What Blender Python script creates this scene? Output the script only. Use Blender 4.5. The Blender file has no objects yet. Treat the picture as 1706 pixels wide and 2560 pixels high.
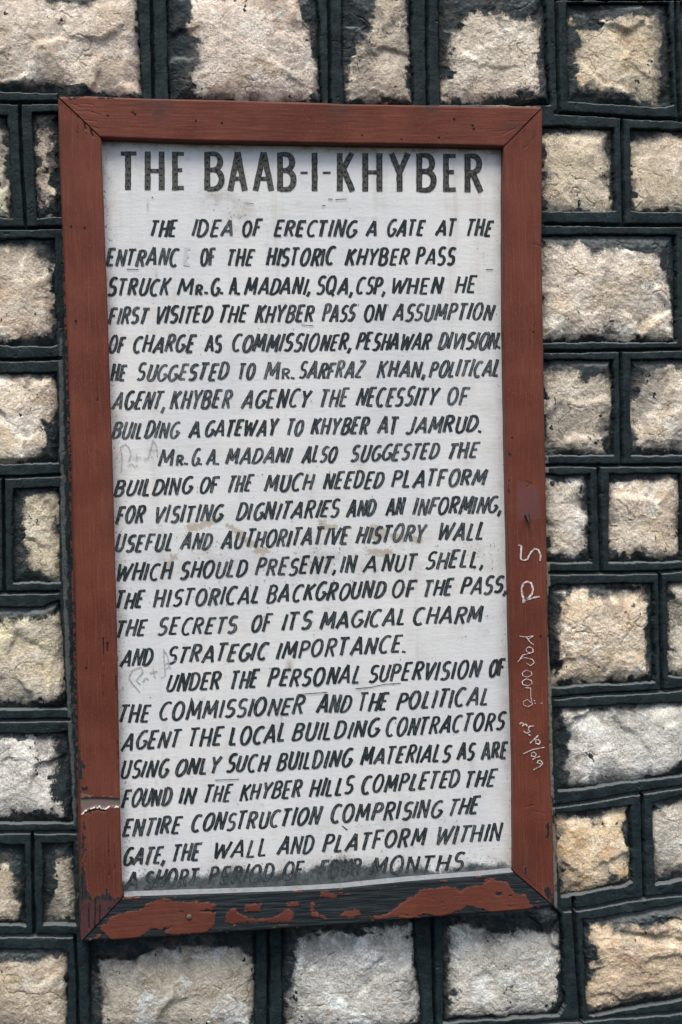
import bpy, math, random
import numpy as np
from mathutils import Matrix, Vector

# ------------------------------------------------------------------ camera, sky, sun, exposure
SC = bpy.context.scene
COL = SC.collection
F_PX, CX, CY = 3800.0, 853.0, 1280.0          # focal length and centre, in photograph pixels (1706 x 2560)
YAW, PITCH, ROLL = math.radians(10.00), math.radians(-2.54), math.radians(-1.10)
CAM = np.array([0.0047, -2.2756, 0.7211])      # metres: x along the wall, y into it, z up

def cam_basis():
    ca, sa, cb, sb = math.cos(YAW), math.sin(YAW), math.cos(PITCH), math.sin(PITCH)
    f = np.array([sa*cb, ca*cb, sb]); r = np.array([ca, -sa, 0.0]); u = np.cross(r, f)
    return r*math.cos(ROLL)+u*math.sin(ROLL), -r*math.sin(ROLL)+u*math.cos(ROLL), f
R_, U_, F_ = cam_basis()
cd = bpy.data.cameras.new('camera'); cam = bpy.data.objects.new('camera', cd); COL.objects.link(cam)
M = Matrix.Identity(4)
for i in range(3):
    M[i][0], M[i][1], M[i][2], M[i][3] = R_[i], U_[i], -F_[i], CAM[i]
cam.matrix_world = M
cd.sensor_fit = 'VERTICAL'; cd.sensor_height = 36.0; cd.lens = F_PX/2560*36.0
cd.clip_start = 0.05; cd.clip_end = 200
SC.camera = cam

SUN_EL, SUN_AZ = 62.0, -28.0                  # degrees; azimuth measured from the wall's outward normal, negative = to the left
W = bpy.data.worlds.new("World"); SC.world = W; W.use_nodes = True
wn = W.node_tree.nodes; wl = W.node_tree.links; wn.clear()
sky = wn.new('ShaderNodeTexSky'); sky.sky_type = 'NISHITA'; sky.sun_disc = False
sky.sun_elevation = math.radians(SUN_EL); sky.sun_rotation = math.radians(180+SUN_AZ)
sky.air_density = 1.0; sky.dust_density = 3.0; sky.ozone_density = 1.0
bg = wn.new('ShaderNodeBackground'); bg.inputs['Strength'].default_value = 0.125
wo = wn.new('ShaderNodeOutputWorld'); wl.new(sky.outputs[0], bg.inputs[0]); wl.new(bg.outputs[0], wo.inputs[0])
sd = bpy.data.lights.new('sun', 'SUN'); sun = bpy.data.objects.new('sun', sd); COL.objects.link(sun)
sd.energy = 2.3; sd.angle = math.radians(22); sd.color = (1.0, 0.93, 0.83)
el, az = math.radians(SUN_EL), math.radians(SUN_AZ)
to_sun = Vector((math.sin(az)*math.cos(el), -math.cos(az)*math.cos(el), math.sin(el)))
sun.rotation_euler = to_sun.to_track_quat('Z', 'Y').to_euler()
vs = SC.view_settings; vs.view_transform = 'Standard'; vs.look = 'None'; vs.gamma = 1; vs.use_curve_mapping = False
vs.exposure = 0.55

# ------------------------------------------------------------------ helpers
Y_FACE, Y_PANEL, Y_BACK = -0.040, -0.022, -0.004   # frame front, painted board, frame back (wall face is y = 0)
def P(px, py, Y):
    """photograph pixel(s) -> point(s) on the upright plane y = Y"""
    px = np.asarray(px, float); py = np.asarray(py, float)
    d = F_[None]*F_PX + R_[None]*(px.ravel()-CX)[:, None] - U_[None]*(py.ravel()-CY)[:, None]
    t = (np.broadcast_to(np.asarray(Y, float), px.shape).ravel()-CAM[1])/d[:, 1]
    return CAM[None]+d*t[:, None]

def new_mesh(name, V, faces, mat=None, parent=None, smooth=True, attrs=None):
    me = bpy.data.meshes.new(name)
    V = np.asarray(V, np.float32)
    if isinstance(faces, np.ndarray):
        n, k = faces.shape
        me.vertices.add(len(V)); me.vertices.foreach_set('co', V.ravel())
        me.loops.add(n*k); me.loops.foreach_set('vertex_index', faces.astype(np.int32).ravel())
        me.polygons.add(n); me.polygons.foreach_set('loop_start', np.arange(0, n*k, k, dtype=np.int32))
        me.polygons.foreach_set('loop_total', np.full(n, k, np.int32))
        me.update(calc_edges=True)
    else:
        me.from_pydata(V.tolist(), [], [list(f) for f in faces])
    if attrs:
        for an, av in attrs.items():
            av = np.asarray(av, np.float32)
            if av.ndim == 1:
                a = me.attributes.new(an, 'FLOAT', 'POINT'); a.data.foreach_set('value', av)
            else:
                a = me.attributes.new(an, 'FLOAT_COLOR', 'POINT')
                a.data.foreach_set('color', np.concatenate([av, np.ones((len(av), 1), np.float32)], 1).ravel())
    me.polygons.foreach_set('use_smooth', np.full(len(me.polygons), smooth, bool))
    if mat: me.materials.append(mat)
    ob = bpy.data.objects.new(name, me); COL.objects.link(ob)
    if parent: ob.parent = parent
    return ob

def empty(name, label, cat, loc):
    o = bpy.data.objects.new(name, None); COL.objects.link(o); o.location = loc
    o.empty_display_size = 0.05
    o['label'] = label; o['category'] = cat
    return o

def s2l(c):
    c = np.asarray(c, float)/255.0
    return np.where(c <= 0.04045, c/12.92, ((c+0.055)/1.055)**2.4)

_tabs = {}
def vnoise(x, y, seed=0):
    if seed not in _tabs: _tabs[seed] = np.random.RandomState(seed).uniform(-1, 1, (256, 256)).astype(np.float32)
    t = _tabs[seed]
    xi = np.floor(x).astype(np.int64); yi = np.floor(y).astype(np.int64)
    fx = (x-xi).astype(np.float32); fy = (y-yi).astype(np.float32)
    fx = fx*fx*(3-2*fx); fy = fy*fy*(3-2*fy)
    x0, x1, y0, y1 = xi & 255, (xi+1) & 255, yi & 255, (yi+1) & 255
    return (t[y0, x0]*(1-fx)+t[y0, x1]*fx)*(1-fy)+(t[y1, x0]*(1-fx)+t[y1, x1]*fx)*fy
def fbm(x, y, seed=0, octv=4, gain=0.5, ridged=False):
    s = 0; a = 1.0; tot = 0
    for o in range(octv):
        n = vnoise(x*(2.03**o)+17.3*o, y*(2.03**o)-9.1*o, seed+o)
        if ridged: n = 1-2*np.abs(n)
        s = s+a*n; tot += a; a *= gain
    return s/tot
def sstep(a, b, x):
    t = np.clip((x-a)/(b-a), 0, 1); return t*t*(3-2*t)
def poly_sd(x, y, poly):
    """signed distance to polygon, positive inside"""
    p = np.asarray(poly, float); n = len(p)
    d2 = np.full(x.shape, 1e12); ins = np.zeros(x.shape, bool)
    for i in range(n):
        a = p[i]; b = p[(i+1) % n]; e = b-a
        wx, wy = x-a[0], y-a[1]
        t = np.clip((wx*e[0]+wy*e[1])/(e@e+1e-9), 0, 1)
        d2 = np.minimum(d2, (wx-e[0]*t)**2+(wy-e[1]*t)**2)
        if a[1] != b[1]:
            c = ((a[1] > y) != (b[1] > y)) & (x < (b[0]-a[0])*(y-a[1])/(b[1]-a[1])+a[0])
            ins ^= c
    d = np.sqrt(d2)
    return np.where(ins, d, -d)
def line_d(x, y, pts):
    p = np.asarray(pts, float); d2 = np.full(x.shape, 1e12)
    for a, b in zip(p[:-1], p[1:]):
        e = b-a; wx, wy = x-a[0], y-a[1]
        t = np.clip((wx*e[0]+wy*e[1])/(e@e+1e-9), 0, 1)
        d2 = np.minimum(d2, (wx-e[0]*t)**2+(wy-e[1]*t)**2)
    return np.sqrt(d2)

class NT:
    """small node-tree builder"""
    def __init__(s, name):
        s.m = bpy.data.materials.new(name); s.m.use_nodes = True
        s.t = s.m.node_tree; s.t.nodes.clear()
        s.out = s.t.nodes.new('ShaderNodeOutputMaterial'); s.b = s.t.nodes.new('ShaderNodeBsdfPrincipled')
        s.t.links.new(s.b.outputs[0], s.out.inputs[0])
        s.tc = s.t.nodes.new('ShaderNodeTexCoord')
        s.b.inputs['Specular IOR Level'].default_value = 0.35
    def link(s, a, b): s.t.links.new(a, b)
    def setv(s, sock, v):
        if isinstance(v, (int, float)): sock.default_value = v
        elif isinstance(v, (tuple, list, np.ndarray)):
            v = list(map(float, v)); sock.default_value = v+[1.0] if len(v) == 3 and sock.type == 'RGBA' else v
        else: s.link(v, sock)
    def attr(s, name, color=False):
        n = s.t.nodes.new('ShaderNodeAttribute'); n.attribute_name = name
        return n.outputs['Color'] if color else n.outputs['Fac']
    def coord(s, scale=(1, 1, 1)):
        n = s.t.nodes.new('ShaderNodeMapping'); s.link(s.tc.outputs['Object'], n.inputs[0]); n.inputs['Scale'].default_value = scale
        return n.outputs[0]
    def noise(s, scale, detail=4, rough=0.55, vec=None, dist=0.0):
        n = s.t.nodes.new('ShaderNodeTexNoise'); n.inputs['Scale'].default_value = scale
        n.inputs['Detail'].default_value = detail; n.inputs['Roughness'].default_value = rough
        n.inputs['Distortion'].default_value = dist
        s.link(vec if vec is not None else s.tc.outputs['Object'], n.inputs['Vector']); return n.outputs['Fac']
    def math(s, op, a, b=0.0, c=None):
        n = s.t.nodes.new('ShaderNodeMath'); n.operation = op
        s.setv(n.inputs[0], a); s.setv(n.inputs[1], b)
        if c is not None: s.setv(n.inputs[2], c)
        return n.outputs[0]
    def rng(s, v, a, b, c=0.0, d=1.0, smooth=True):
        n = s.t.nodes.new('ShaderNodeMapRange'); n.interpolation_type = 'SMOOTHSTEP' if smooth else 'LINEAR'
        s.setv(n.inputs[0], v)
        for i, k in enumerate((a, b, c, d)): s.setv(n.inputs[i+1], k)
        return n.outputs[0]
    def mix(s, f, a, b, mode='MIX'):
        n = s.t.nodes.new('ShaderNodeMix'); n.data_type = 'RGBA'; n.blend_type = mode; n.clamp_factor = True
        s.setv(n.inputs[0], f); s.setv(n.inputs[6], a); s.setv(n.inputs[7], b); return n.outputs[2]
    def scale(s, col, f):
        n = s.t.nodes.new('ShaderNodeVectorMath'); n.operation = 'SCALE'; s.link(col, n.inputs[0]); s.setv(n.inputs['Scale'], f); return n.outputs[0]
    def normal_z(s):
        g = s.t.nodes.new('ShaderNodeNewGeometry'); x = s.t.nodes.new('ShaderNodeSeparateXYZ'); s.link(g.outputs['Normal'], x.inputs[0]); return x.outputs[2]
    def bump(s, h, dist, strength=1.0, prev=None):
        n = s.t.nodes.new('ShaderNodeBump'); n.inputs['Distance'].default_value = dist; n.inputs['Strength'].default_value = strength
        s.link(h, n.inputs['Height'])
        if prev is not None: s.link(prev, n.inputs['Normal'])
        s.link(n.outputs[0], s.b.inputs['Normal']); return n.outputs[0]
    def base(s, c): s.setv(s.b.inputs['Base Color'], c)
    def rough(s, r): s.setv(s.b.inputs['Roughness'], r)

# ------------------------------------------------------------------ materials
DARK = (0.0125, 0.0245, 0.0275)
def dark_paint_nodes(n):
    """old black-green paint on mortar, with dust and painted-in top light paling whatever faces up"""
    a = n.noise(45, 5, 0.6); b = n.noise(700, 2, 0.6); c = n.noise(150, 4, 0.6)
    col = n.mix(n.rng(a, 0.35, 0.7), (0.0045, 0.0115, 0.0138), (0.0150, 0.0300, 0.0340))
    col = n.mix(n.rng(b, 0.60, 0.78, 0, 0.55), col, (0.055, 0.075, 0.080))
    col = n.mix(n.rng(b, 0.775, 0.80, 0, 0.8), col, (0.35, 0.37, 0.36))
    col = n.mix(n.rng(n.noise(33, 6, 0.7), 0.50, 0.70, 0, 0.55), col, (0.036, 0.050, 0.054))
    ch = n.noise(75, 6, 0.7); col = n.mix(n.rng(ch, 0.66, 0.70, 0, 0.7), col, (0.075, 0.082, 0.080))
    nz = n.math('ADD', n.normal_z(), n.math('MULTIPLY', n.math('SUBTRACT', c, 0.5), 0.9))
    col = n.mix(n.rng(nz, 0.20, 0.80, 0, 0.72), col, (0.165, 0.185, 0.185))  # up-facing lips paler: dust, plus light from above put into the colour
    return col, b, c
def mat_mortar():
    n = NT('dark_painted_mortar')
    col, b, c = dark_paint_nodes(n)
    g = n.attr('grey'); gn = n.noise(110, 6, 0.65, n.coord((1.0, 1.0, 0.45)))
    gm = n.rng(n.math('ADD', g, n.math('MULTIPLY', n.math('SUBTRACT', gn, 0.5), 2.6)), 0.55, 0.95)
    gm = n.math('MULTIPLY', gm, n.rng(g, 0.02, 0.2))
    col = n.mix(n.math('MULTIPLY', gm, 0.8), col, n.mix(n.noise(60, 3), (0.055, 0.075, 0.085), (0.16, 0.165, 0.155)))
    t = n.attr('tan'); tm = n.rng(n.math('ADD', t, n.math('MULTIPLY', n.math('SUBTRACT', gn, 0.5), 2.0)), 0.5, 0.8)
    tm = n.math('MULTIPLY', tm, n.rng(t, 0.02, 0.2))
    col = n.mix(tm, col, n.mix(n.noise(220, 4), (0.10, 0.09, 0.07), (0.36, 0.33, 0.26)))
    n.b.inputs['Specular IOR Level'].default_value = 0.25
    n.base(col); n.rough(n.rng(c, 0.3, 0.7, 0.62, 0.9))
    n.bump(n.math('ADD', b, n.math('MULTIPLY', c, 1.6)), 0.0011, 0.8)
    return n.m
def mat_stone():
    n = NT('rock_faced_limestone')
    dk, b, c = dark_paint_nodes(n)
    col = n.attr('stone_col', True)
    n1 = n.noise(95, 7, 0.62); n2 = n.noise(330, 5, 0.65); n3 = n.noise(28, 4, 0.55); n4 = n.noise(620, 3, 0.6)
    col = n.scale(col, n.rng(n1, 0.28, 0.72, 0.86, 1.24, False))
    col = n.scale(col, n.rng(n2, 0.30, 0.70, 0.76, 1.28, False))
    col = n.scale(col, n.rng(n4, 0.30, 0.70, 0.90, 1.14, False))
    # brown weathering in the grain, dark pores
    br = n.math('MULTIPLY', n.rng(n2, 0.55, 0.40), n.rng(n3, 0.42, 0.62))
    col = n.mix(n.math('MULTIPLY', br, 0.36), col, (0.21, 0.155, 0.105))
    pore = n.math('MULTIPLY', n.rng(n4, 0.36, 0.30), n.rng(n3, 0.44, 0.60))
    col = n.mix(n.math('MULTIPLY', pore, 0.85), col, (0.05, 0.048, 0.045))
    bare = n.attr('bare'); sm = n.attr('smear')
    k = n.math('ADD', n.math('MULTIPLY', n.math('SUBTRACT', n2, 0.5), 20.0), n.math('MULTIPLY', n.math('SUBTRACT', n1, 0.5), 32.0))
    k = n.math('ADD', n.math('MULTIPLY', k, sm), n.math('MULTIPLY', n.math('SUBTRACT', n4, 0.5), 7.0))
    v = n.math('ADD', bare, k)
    mk = n.rng(v, -6.0, 6.0)
    # thin greyish overspill where the paint was brushed off the joint on to the stone
    film = n.math('MULTIPLY', n.rng(v, 26.0, 0.0), n.rng(n3, 0.40, 0.62))
    col = n.mix(n.math('MULTIPLY', film, 0.60), col, (0.085, 0.085, 0.082))
    film2 = n.math('MULTIPLY', n.rng(v, -46.0, -6.0), n.rng(n.math('ADD', n1, n.math('MULTIPLY', n.math('SUBTRACT', n3, 0.5), 0.6)), 0.44, 0.62))
    dk = n.mix(n.math('MULTIPLY', film2, 0.62), dk, (0.088, 0.080, 0.072))
    n.base(n.mix(mk, dk, col)); n.rough(n.rng(mk, 0, 1, 0.62, 0.9))
    h = n.math('ADD', n.math('MULTIPLY', n1, 1.5), n.math('ADD', n.math('MULTIPLY', n2, 0.9), n.math('MULTIPLY', n4, 0.35)))
    n.bump(h, 0.0018, 1.0)
    return n.m
def mat_wood():
    n = NT('chipped_red_brown_painted_wood')
    # grain runs along each rail: attributes gu (along) gv (across), in metres
    cmb = n.t.nodes.new('ShaderNodeCombineXYZ'); n.link(n.attr('gu'), cmb.inputs[0]); n.link(n.attr('gv'), cmb.inputs[1])
    mp = n.t.nodes.new('ShaderNodeMapping'); n.link(cmb.outputs[0], mp.inputs[0]); mp.inputs['Scale'].default_value = (4, 110, 1)
    grain = n.noise(4.2, 6, 0.6, mp.outputs[0], 0.4)
    mp2 = n.t.nodes.new('ShaderNodeMapping'); n.link(cmb.outputs[0], mp2.inputs[0]); mp2.inputs['Scale'].default_value = (22, 420, 1)
    fine = n.noise(2.0, 4, 0.6, mp2.outputs[0])
    blot = n.noise(11, 5, 0.6); sp = n.noise(520, 3, 0.6); mid = n.noise(130, 5, 0.6)
    red = n.mix(n.rng(blot, 0.3, 0.7), (0.106, 0.0270, 0.0150), (0.168, 0.0490, 0.0285))
    red = n.mix(n.math('MULTIPLY', n.rng(fine, 0.35, 0.68), 0.35), red, (0.098, 0.028, 0.018))
    fade = n.noise(3.2, 5, 0.6, mp.outputs[0]); red = n.mix(n.rng(fade, 0.5, 0.72, 0, 0.5), red, (0.20, 0.075, 0.048))
    red = n.mix(n.rng(fade, 0.46, 0.28, 0, 0.34), red, (0.070, 0.020, 0.0125))
    red = n.mix(n.rng(sp, 0.57, 0.75, 0, 0.5), red, (0.26, 0.13, 0.10))
    red = n.mix(n.rng(n.attr('stain'), 0.0, 1.0, 0, 0.85, False), red, n.mix(mid, (0.035, 0.022, 0.022), (0.085, 0.045, 0.04)))
    red = n.mix(n.rng(n.math('ADD', n.attr('scuff'), n.math('MULTIPLY', n.math('SUBTRACT', mid, 0.5), 0.9)), 0.40, 0.8, 0, 0.6), red, (0.125, 0.058, 0.058))
    under = n.mix(n.rng(grain, 0.38, 0.66), (0.008, 0.014, 0.017), (0.026, 0.034, 0.037))
    under = n.mix(n.rng(fine, 0.60, 0.76, 0, 0.7), under, (0.075, 0.075, 0.072))
    under = n.mix(n.rng(n.math('MULTIPLY', n.attr('purple'), mid), 0.30, 0.50, 0, 0.85), under, (0.085, 0.032, 0.032))
    v = n.math('ADD', n.attr('red'), n.math('MULTIPLY', n.math('SUBTRACT', grain, 0.5), 7.0))
    v = n.math('ADD', v, n.math('MULTIPLY', n.math('SUBTRACT', mid, 0.5), 26.0))
    v = n.math('ADD', v, n.math('MULTIPLY', n.math('SUBTRACT', fine, 0.5), 7.0))
    mk = n.rng(v, -0.6, 0.6)
    lip = n.math('MULTIPLY', n.rng(v, 2.6, 0.4), mk)
    mkp = n.rng(v, -5.0, 0.5); col = n.mix(n.math('MULTIPLY', mkp, n.rng(grain, 0.45, 0.62, 0, 0.6)), under, (0.075, 0.030, 0.026)); col = n.mix(mk, col, red)
    col = n.mix(n.math('MULTIPLY', lip, 0.25), col, (0.26, 0.12, 0.09))
    w = n.attr('wood')
    col = n.mix(n.rng(w, 0.3, 0.6), col, n.mix(fine, (0.10, 0.075, 0.065), (0.22, 0.175, 0.155)))
    col = n.mix(n.rng(n.attr('white'), 0.4, 0.6), col, (0.55, 0.52, 0.49))
    col = n.mix(n.rng(n.attr('crack'), 0.35, 0.7, 0, 0.92), col, (0.010, 0.010, 0.011))
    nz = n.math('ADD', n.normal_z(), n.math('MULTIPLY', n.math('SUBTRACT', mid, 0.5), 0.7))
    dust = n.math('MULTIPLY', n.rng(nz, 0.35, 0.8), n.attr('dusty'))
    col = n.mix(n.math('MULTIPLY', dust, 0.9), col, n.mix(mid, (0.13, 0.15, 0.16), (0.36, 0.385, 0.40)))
    n.b.inputs['Specular IOR Level'].default_value = 0.22
    n.base(col); n.rough(n.rng(mk, 0, 1, 0.75, 0.55))
    h = n.math('ADD', n.math('MULTIPLY', mk, 0.9), n.math('ADD', n.math('MULTIPLY', grain, n.rng(mk, 0, 1, 1.0, 0.35)), n.math('MULTIPLY', sp, 0.25)))
    n.bump(h, 0.0010, 0.75)
    return n.m
def mat_board():
    n = NT('weathered_white_painted_board')
    big = n.noise(5, 4, 0.55); mid = n.noise(38, 6, 0.62); fine = n.noise(420, 4, 0.6); sp = n.noise(260, 3, 0.6)
    hs = n.noise(26, 5, 0.6, n.coord((0.16, 1, 1.9)))
    weave = n.noise(210, 3, 0.5, n.coord((0.3, 1, 1.0)))
    col = n.mix(n.rng(big, 0.35, 0.65), (0.655, 0.682, 0.688), (0.735, 0.742, 0.722))
    col = n.mix(n.rng(hs, 0.52, 0.74, 0, 0.30), col, (0.57, 0.57, 0.55))
    col = n.mix(n.rng(mid, 0.55, 0.78, 0, 0.5), col, (0.60, 0.575, 0.535))
    col = n.mix(n.rng(mid, 0.40, 0.28, 0, 0.5), col, (0.50, 0.53, 0.55))
    col = n.mix(n.rng(weave, 0.55, 0.75, 0, 0.12), col, (0.50, 0.52, 0.53))
    vs_ = n.noise(30, 5, 0.6, n.coord((1.6, 1, 0.10))); col = n.mix(n.rng(vs_, 0.55, 0.75, 0, 0.38), col, (0.50, 0.47, 0.42))
    dirt = n.attr('dirt')                       # 0..1 general dirtiness (scratched belt, edges)
    ds = n.rng(n.math('ADD', sp, n.math('MULTIPLY', dirt, 0.17)), 0.70, 0.78)
    col = n.mix(n.math('MULTIPLY', ds, 0.75), col, (0.16, 0.15, 0.135))
    dsm = n.math('MULTIPLY', dirt, n.rng(mid, 0.35, 0.65))
    col = n.mix(n.math('MULTIPLY', dsm, 0.55), col, (0.36, 0.345, 0.315))
    br = n.attr('brown')
    bm = n.math('MULTIPLY', br, n.rng(n.math('ADD', fine, n.math('MULTIPLY', mid, 0.6)), 0.55, 0.95, 0.35, 1.0))
    col = n.mix(n.math('MULTIPLY', bm, 0.95), col, (0.20, 0.165, 0.115))
    tn = n.math('ADD', n.attr('tan'), n.math('MULTIPLY', n.math('SUBTRACT', n.noise(85, 6, 0.7, n.coord((1, 1, 1.3))), 0.5), 62.0))
    col = n.mix(n.rng(tn, -3.0, 4.0, 0, 0.74), col, n.mix(fine, (0.32, 0.27, 0.19), (0.44, 0.39, 0.30)))
    g = n.attr('grime')
    gv = n.math('ADD', g, n.math('ADD', n.math('MULTIPLY', n.math('SUBTRACT', mid, 0.5), 46.0), n.math('MULTIPLY', n.math('SUBTRACT', fine, 0.5), 22.0)))
    gcol = n.mix(n.rng(n.noise(70, 6, 0.65), 0.35, 0.68), (0.022, 0.031, 0.034), (0.085, 0.10, 0.105))
    col = n.mix(n.rng(gv, -14.0, 5.0, 0, 0.96), col, gcol)
    n.base(col); n.rough(n.rng(gv, -8, 8, 0.55, 0.9))
    n.bump(n.math('ADD', n.math('MULTIPLY', weave, 0.8), n.math('ADD', n.math('MULTIPLY', hs, 0.8), n.math('MULTIPLY', fine, 0.5))), 0.0006, 0.7)
    return n.m
def mat_letter(name, dark, pale, lo, hi):
    n = NT(name)
    v = n.attr('edge'); wear = n.attr('wear'); dot = n.attr('dot')
    nn = n.noise(190, 5, 0.65); st = n.noise(520, 3, 0.6); big = n.noise(24, 3)
    av = n.math('ABSOLUTE', v)
    inner = n.rng(av, 0.82, 0.30)
    f = n.math('ADD', n.math('MULTIPLY', inner, 0.28), n.math('ADD', n.math('MULTIPLY', wear, 0.54), n.math('MULTIPLY', n.math('SUBTRACT', nn, 0.5), 1.25)))
    f = n.math('ADD', f, n.math('MULTIPLY', n.math('SUBTRACT', st, 0.5), 0.9))
    f = n.rng(f, lo, hi)
    col = n.mix(f, dark, pale)
    gone = n.rng(n.math('ADD', n.math('MULTIPLY', n.math('SUBTRACT', wear, 0.75), 2.2), n.math('SUBTRACT', st, 0.5)), 0.12, 0.3)
    col = n.mix(gone, col, (0.55, 0.56, 0.56))
    col = n.mix(dot, col, (0.009, 0.010, 0.011))
    cv = n.math('ADD', n.attr('cover'), n.math('MULTIPLY', n.math('SUBTRACT', n.noise(60, 5, 0.65), 0.5), 46.0))
    col = n.mix(n.rng(cv, -9.0, 11.0, 0, 0.87), col, n.mix(n.rng(nn, 0.35, 0.68), (0.024, 0.033, 0.036), (0.080, 0.095, 0.10)))
    n.base(col); n.rough(0.6); n.bump(nn, 0.0004, 0.5)
    return n.m
M_MORTAR, M_STONE, M_WOOD, M_BOARD = mat_mortar(), mat_stone(), mat_wood(), mat_board()
M_BODY = mat_letter('black_green_lettering_paint', (0.0095, 0.018, 0.021), (0.175, 0.195, 0.205), 0.30, 0.98)
M_HEAD = mat_letter('grey_heading_paint', (0.020, 0.021, 0.020), (0.088, 0.088, 0.080), 0.10, 0.60)
def mat_plain(name, c1, c2, scale, rough=0.8, metal=0.0):
    n = NT(name); n.base(n.mix(n.rng(n.noise(scale, 5, 0.65), 0.35, 0.65), c1, c2)); n.rough(rough); n.b.inputs['Metallic'].default_value = metal
    n.bump(n.noise(scale*2, 3), 0.0005, 0.5); return n.m
M_CHALK = mat_plain('white_marker_paint', (0.28, 0.16, 0.13), (0.80, 0.78, 0.75), 420)
M_PENCIL = mat_plain('faint_pencil', (0.30, 0.31, 0.32), (0.52, 0.53, 0.54), 420)
M_NAIL = mat_plain('rusty_nail', (0.012, 0.010, 0.010), (0.045, 0.03, 0.026), 600, 0.6, 0.3)
M_BOLT = mat_plain('weathered_bolt', (0.06, 0.05, 0.04), (0.17, 0.14, 0.11), 500, 0.6)
M_CORE = mat_plain('rubble_core', (0.02, 0.026, 0.028), (0.06, 0.065, 0.065), 40)

# ------------------------------------------------------------------ the wall: stones and raised, grooved mortar joints
# every stone: outline of its opening between the joints, outline of the face left bare of paint, two face colours,
# a highlight colour, bulge (mm), roughness (mm), smear of the paint edge
S = []
def stone(op, bare, c1, c2, c3, bulge=13, rough=3.0, smear=0.6, seen=True, label=None, lin=0.0):
    S.append(dict(op=op, bare=bare, c=(c1, c2, c3), bulge=bulge, rough=rough, smear=smear, seen=seen, label=label, lin=lin))
# top row
stone([(-140,-22),(346,-22),(347,60),(352,160),(359,262),(148,262),(144,233),(0,229),(-140,228)],
      [(-120,-10),(60,-4),(120,8),(200,14),(250,-12),(341,-14),(343,60),(349,130),(353,200),(356,226),(300,236),(240,222),(200,212),(160,214),(120,200),(90,208),(40,196),(0,202),(-120,196)],
      (198,182,169),(164,142,122),(208,198,188), 16, 3.0, 0.55, label='broad pinkish buff stone above the left corner of the frame')
stone([(417,-25),(795,-25),(800,100),(806,262),(424,262),(419,120)],
      [(470,-14),(748,-14),(766,57),(775,115),(792,191),(799,236),(734,252),(646,252),(550,246),(497,236),(470,207),(500,165),(497,107),(470,73),(472,23)],
      (202,186,175),(226,221,214),(170,150,134), 19, 3.2, 0.8)
stone([(856,-25),(1030,-25),(1030,120),(1034,262),(860,262),(856,100)],
      [(935,82),(930,20),(945,-12),(1005,-12),(1018,60),(1025,130),(1030,246),(950,252),(878,246),(874,190),(892,118)],
      (176,162,147),(128,116,104),(196,184,168), 17, 4.0, 1.2)
stone([(1097,-25),(1364,-25),(1368,130),(1378,262),(1101,262),(1098,120)],
      [(1123,57),(1150,65),(1177,42),(1211,34),(1261,36),(1272,57),(1314,65),(1322,46),(1349,69),(1345,115),(1337,161),(1341,238),(1291,238),(1234,236),(1196,249),(1115,249),(1111,207),(1131,176),(1127,126),(1131,77)],
      (198,184,168),(158,146,131),(214,203,190), 15, 4.0, 0.9)
stone([(1418,8),(1674,8),(1678,140),(1686,262),(1665,268),(1560,262),(1480,258),(1421,252),(1419,120)],
      [(1432,42),(1440,77),(1448,115),(1444,161),(1452,230),(1475,226),(1521,226),(1590,228),(1597,244),(1648,250),(1647,214),(1645,153),(1650,96),(1649,46),(1578,42),(1521,44),(1494,69),(1450,68)],
      (204,185,156),(172,146,112),(214,203,186), 10, 3.2, 0.7, label='square golden buff stone right of the top of the frame')
stone([(1703,5),(1850,5),(1850,278),(1712,272)], [(1720,30),(1840,30),(1840,250),(1725,245)], (195,180,160),(170,150,125),(210,200,190), seen=False)
# left of the frame
stone([(-140,285),(20,288),(25,400),(30,545),(-140,545)],
      [(-120,322),(0,324),(19,328),(12,360),(20,378),(9,390),(22,415),(16,440),(24,480),(14,500),(20,541),(-120,541)],
      (196,190,166),(170,160,138),(206,202,188), 9, 3.0, 0.6)
stone([(82,283),(146,281),(150,400),(156,540),(95,546),(89,450),(84,350)],
      [(93,322),(122,324),(128,360),(134,420),(138,470),(140,536),(118,540),(100,520),(94,480),(92,400)],
      (168,152,137),(112,100,92),(186,172,156), 6, 4.0, 1.9)
stone([(-140,596),(137,596),(139,750),(145,864),(-140,866)],
      [(-120,622),(40,614),(84,624),(104,650),(128,660),(136,700),(133,760),(137,800),(112,832),(70,838),(30,846),(-120,848)],
      (208,192,174),(172,142,118),(216,206,194), 12, 2.6, 0.8, label='cream stone with brown speckle at left edge')
stone([(-140,935),(142,932),(147,1000),(147,1158),(-140,1160)],
      [(-120,938),(70,940),(138,950),(140,1000),(138,1040),(126,1056),(104,1050),(112,1080),(118,1110),(84,1138),(60,1150),(26,1158),(-120,1158)],
      (214,198,178),(186,160,134),(222,214,204), 13, 3.4, 0.5)
stone([(-140,1222),(-10,1222),(-8,1455),(-140,1457)], [(-120,1250),(-20,1250),(-20,1440),(-120,1440)], (190,178,150),(160,140,115),(205,198,186), seen=False)
stone([(33,1222),(148,1218),(150,1300),(150,1455),(34,1458),(33,1340)],
      [(68,1244),(100,1242),(147,1240),(149,1300),(149,1380),(148,1452),(122,1448),(112,1428),(84,1420),(72,1400),(80,1380),(60,1350),(64,1300),(66,1270)],
      (190,178,150),(158,138,112),(204,194,172), 9, 3.2, 0.8)
stone([(-140,1518),(110,1518),(150,1500),(158,1600),(168,1772),(-140,1772)],
      [(-120,1560),(20,1556),(60,1548),(100,1552),(150,1535),(156,1600),(163,1720),(140,1738),(100,1752),(60,1756),(20,1748),(-120,1752)],
      (190,181,163),(170,156,128),(206,196,160), 15, 3.4, 0.9)
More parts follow.
